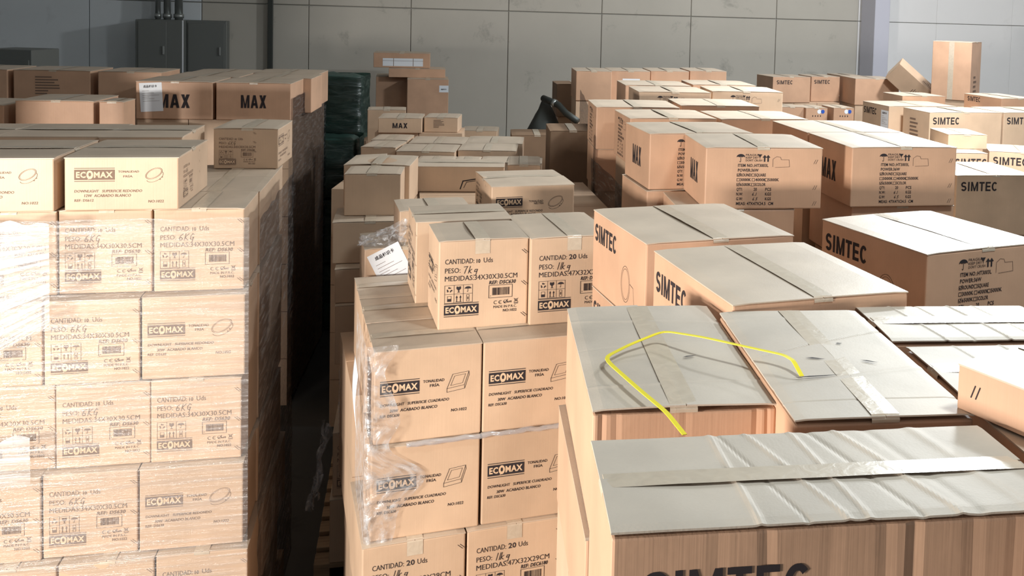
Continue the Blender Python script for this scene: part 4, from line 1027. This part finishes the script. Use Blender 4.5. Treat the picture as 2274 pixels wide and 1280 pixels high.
def wisp(u, v):
    w_ = W(-1.425 - .07*u - .05*v + .03*nz(u*4, v*4, 3), 4.455 - .03*v + .05*nz(u*5, v*3, 9)*v, .80 - .36*v - .05*u + .05*nz(u*6, v*6, 5)); sp = (1-v*.8)*.11
    return (w_.x + sp*(u-.5) + .02*nz(u*9, v*7, 1), w_.y + .02*nz(u*9, v*9, 4), w_.z)
SCALE_UV[:] = [.3, .4]
sheet('film_scrap', wisp, 26, 34, FILM_CRUMPLE, 'torn scrap of clear film dangling into the dark aisle', 'stretch film')
def loose(u, v):
    w_ = W(-1.20 + .18*u + .02*nz(v*4, u*3, 1), 4.05 + .04*u + .03*nz(u*5, v*4, 2), 1.703 + .11*v*(.3+.7*u) + .02*nz(u*7, v*7, 3)); return (w_.x, w_.y, w_.z)
SCALE_UV[:] = [.35, .3]
sheet('loose_film', loose, 30, 24, FILM_CRUMPLE, 'loose clear film bunched behind the left of the centre stack', 'stretch film')
def loose2(u, v):
    w_ = W(-.98 + .40*u + .02*nz(v*4, u*3, 4), 4.56 + .14*u + .03*nz(u*6, v*4, 6), 1.675 + .16*v*(.3 + .7*u) + .02*nz(u*8, v*8, 1)); return (w_.x, w_.y, w_.z)
sheet('loose_film', loose2, 30, 16, FILM_CRUMPLE, 'loose clear film bunched left of the cream-topped carton', 'stretch film')
# white sheet hanging at the left side of the centre stack
def slip(u, v):
    s = math.radians(20.5); c_, s_ = math.cos(s), math.sin(s); z = 1.30 + .21*v; q = .06 + .14*u
    w_ = W(-.876 - q*s_ - (.030 + .01*math.sin(v*3))*c_, 3.085 + q*c_ - .03*s_, z + .02*u); return (w_.x, w_.y, w_.z)
SCALE_UV[:] = [1, 1]
sheet('paper_sheet', slip, 4, 6, PAPER, 'white paper sheet caught on the left side of the centre stack', 'paper', True, .0006)

STRAP = [(0.06, 1.603, 2.004), (0.03, 1.668, 2.015), (-0.018, 1.766, 2.015), (-0.091, 1.925, 2.015), (-0.041, 2.007, 2.016), (0.027, 2.066, 2.027), (0.105, 2.006, 2.036), (0.183, 1.958, 2.036), (0.257, 1.904, 2.039), (0.273, 1.883, 2.036), (0.284, 1.841, 2.021)]
# ------------------------------------------------------------------ yellow strap lying over the scuffed cartons
def ribbon(name, pts, width, m, t=.0011):
    P = [Vector(p) for p in pts]; Q = []
    for i in range(len(P)-1):
        for k in range(8): Q.append(P[i].lerp(P[i+1], k/8))
    Q.append(P[-1])
    for _ in range(3): Q = [Q[0]] + [(Q[i-1] + Q[i]*2 + Q[i+1])/4 for i in range(1, len(Q)-1)] + [Q[-1]]
    vs, fs = [], []
    for i, q in enumerate(Q):
        d = (Q[min(i+1, len(Q)-1)] - Q[max(i-1, 0)]).normalized(); s = d.cross(Vector((0, 0, 1))).normalized()*width/2; n = s.cross(d).normalized()*t/2
        vs += [q-s-n, q+s-n, q+s+n, q-s+n]
    for i in range(len(Q)-1):
        a = i*4
        for k in range(4): fs.append((a+k, a+(k+1) % 4, a+4+(k+1) % 4, a+4+k))
    fs += [(0, 1, 2, 3), tuple(len(vs)-4+k for k in (3, 2, 1, 0))]
    return mesh_from(name, vs, fs, [m])
st = link('plastic_strap', ribbon('plastic_strap', [W(*p) for p in STRAP], .0085, STRAPM)); tag(st, 'yellow plastic strap bent across the scuffed cartons', 'strap')

# ------------------------------------------------------------------ back wall fittings
def fitting(name, me, loc, label, cat): o = link(name, me); o.location = loc; return tag(o, label, cat)
e = fitting('electrical_cabinet', block('electrical_cabinet', .50, .42, .72, GREYBOX, .006), (-2.80, WY - .235, 1.72), 'dark grey electrical cabinet with lit edge under the pipes', 'cabinet')
d_ = link('door', block('door', .30, .012, .68, GREYBOX, .003), e); d_.location = (-.07, -.217, .02)
h2 = link('handle', block('handle', .02, .02, .10, ZINC, .003), d_); h2.location = (.12, -.015, .3)
tr_ = link('lit_edge_strip', block('lit_edge_strip', .012, .02, .72, PAPER, .002), e); tr_.location = (.25, -.20, 0)  # white strip painting the light caught on the cabinet edge
e = fitting('electrical_cabinet', block('electrical_cabinet', .44, .22, .72, GREYBOX, .006), (-2.33, WY - .13, 1.72), 'plain grey electrical cabinet right of the one under the pipes', 'cabinet')
d_ = link('door', block('door', .40, .012, .66, GREYBOX, .003), e); d_.location = (0, -.117, .03)
h2 = link('handle', block('handle', .02, .02, .10, ZINC, .003), d_); h2.location = (.15, -.015, .28)
for x, r, lab in ((-2.865, .030, 'thin zinc conduit above the electrical cabinet, left one'), (-2.765, .040, 'thick zinc conduit above the electrical cabinet, middle one'), (-2.64, .046, 'thick zinc conduit above the electrical cabinet, right one')):
    o = fitting('conduit_pipe', tube('conduit_pipe', [(0, 0, 0), (0, 0, 2.2)], r, ZINC, 16), (x, WY - .20, 2.44), lab, 'pipe')
    k_ = link('pipe_collar', tube('pipe_collar', [(0, 0, .02), (0, 0, .07)], r*1.25, ZINC, 16), o)
    k_ = link('pipe_clip', block('pipe_clip', r*2.6, .02, .03, STEEL, .002), o); k_.location = (0, .05, .5)
o = fitting('steel_post', block('steel_post', .058, .06, 6.0, STEEL, .004), (-1.64, WY - .062, 0), 'thin dark steel post on the back wall', 'post')
bp_ = link('base_plate', block('base_plate', .14, .10, .012, STEEL, .002), o)
x, y, z, yaw, w, d, h = BOX['BG']
o = fitting('metal_locker', block('metal_locker', w, d, h, GREYBOX, .006), (x, y, z), 'grey locker cut by the left frame edge, before the back wall', 'locker'); o.rotation_euler = (0, 0, math.radians(yaw))
d_ = link('door', block('door', w*.9, .012, h*.92, GREYBOX, .003), o); d_.location = (0, -d/2 - .004, h*.04)
h2 = link('handle', block('handle', .02, .02, .12, ZINC, .003), d_); h2.location = (w*.36, -.014, h*.45)
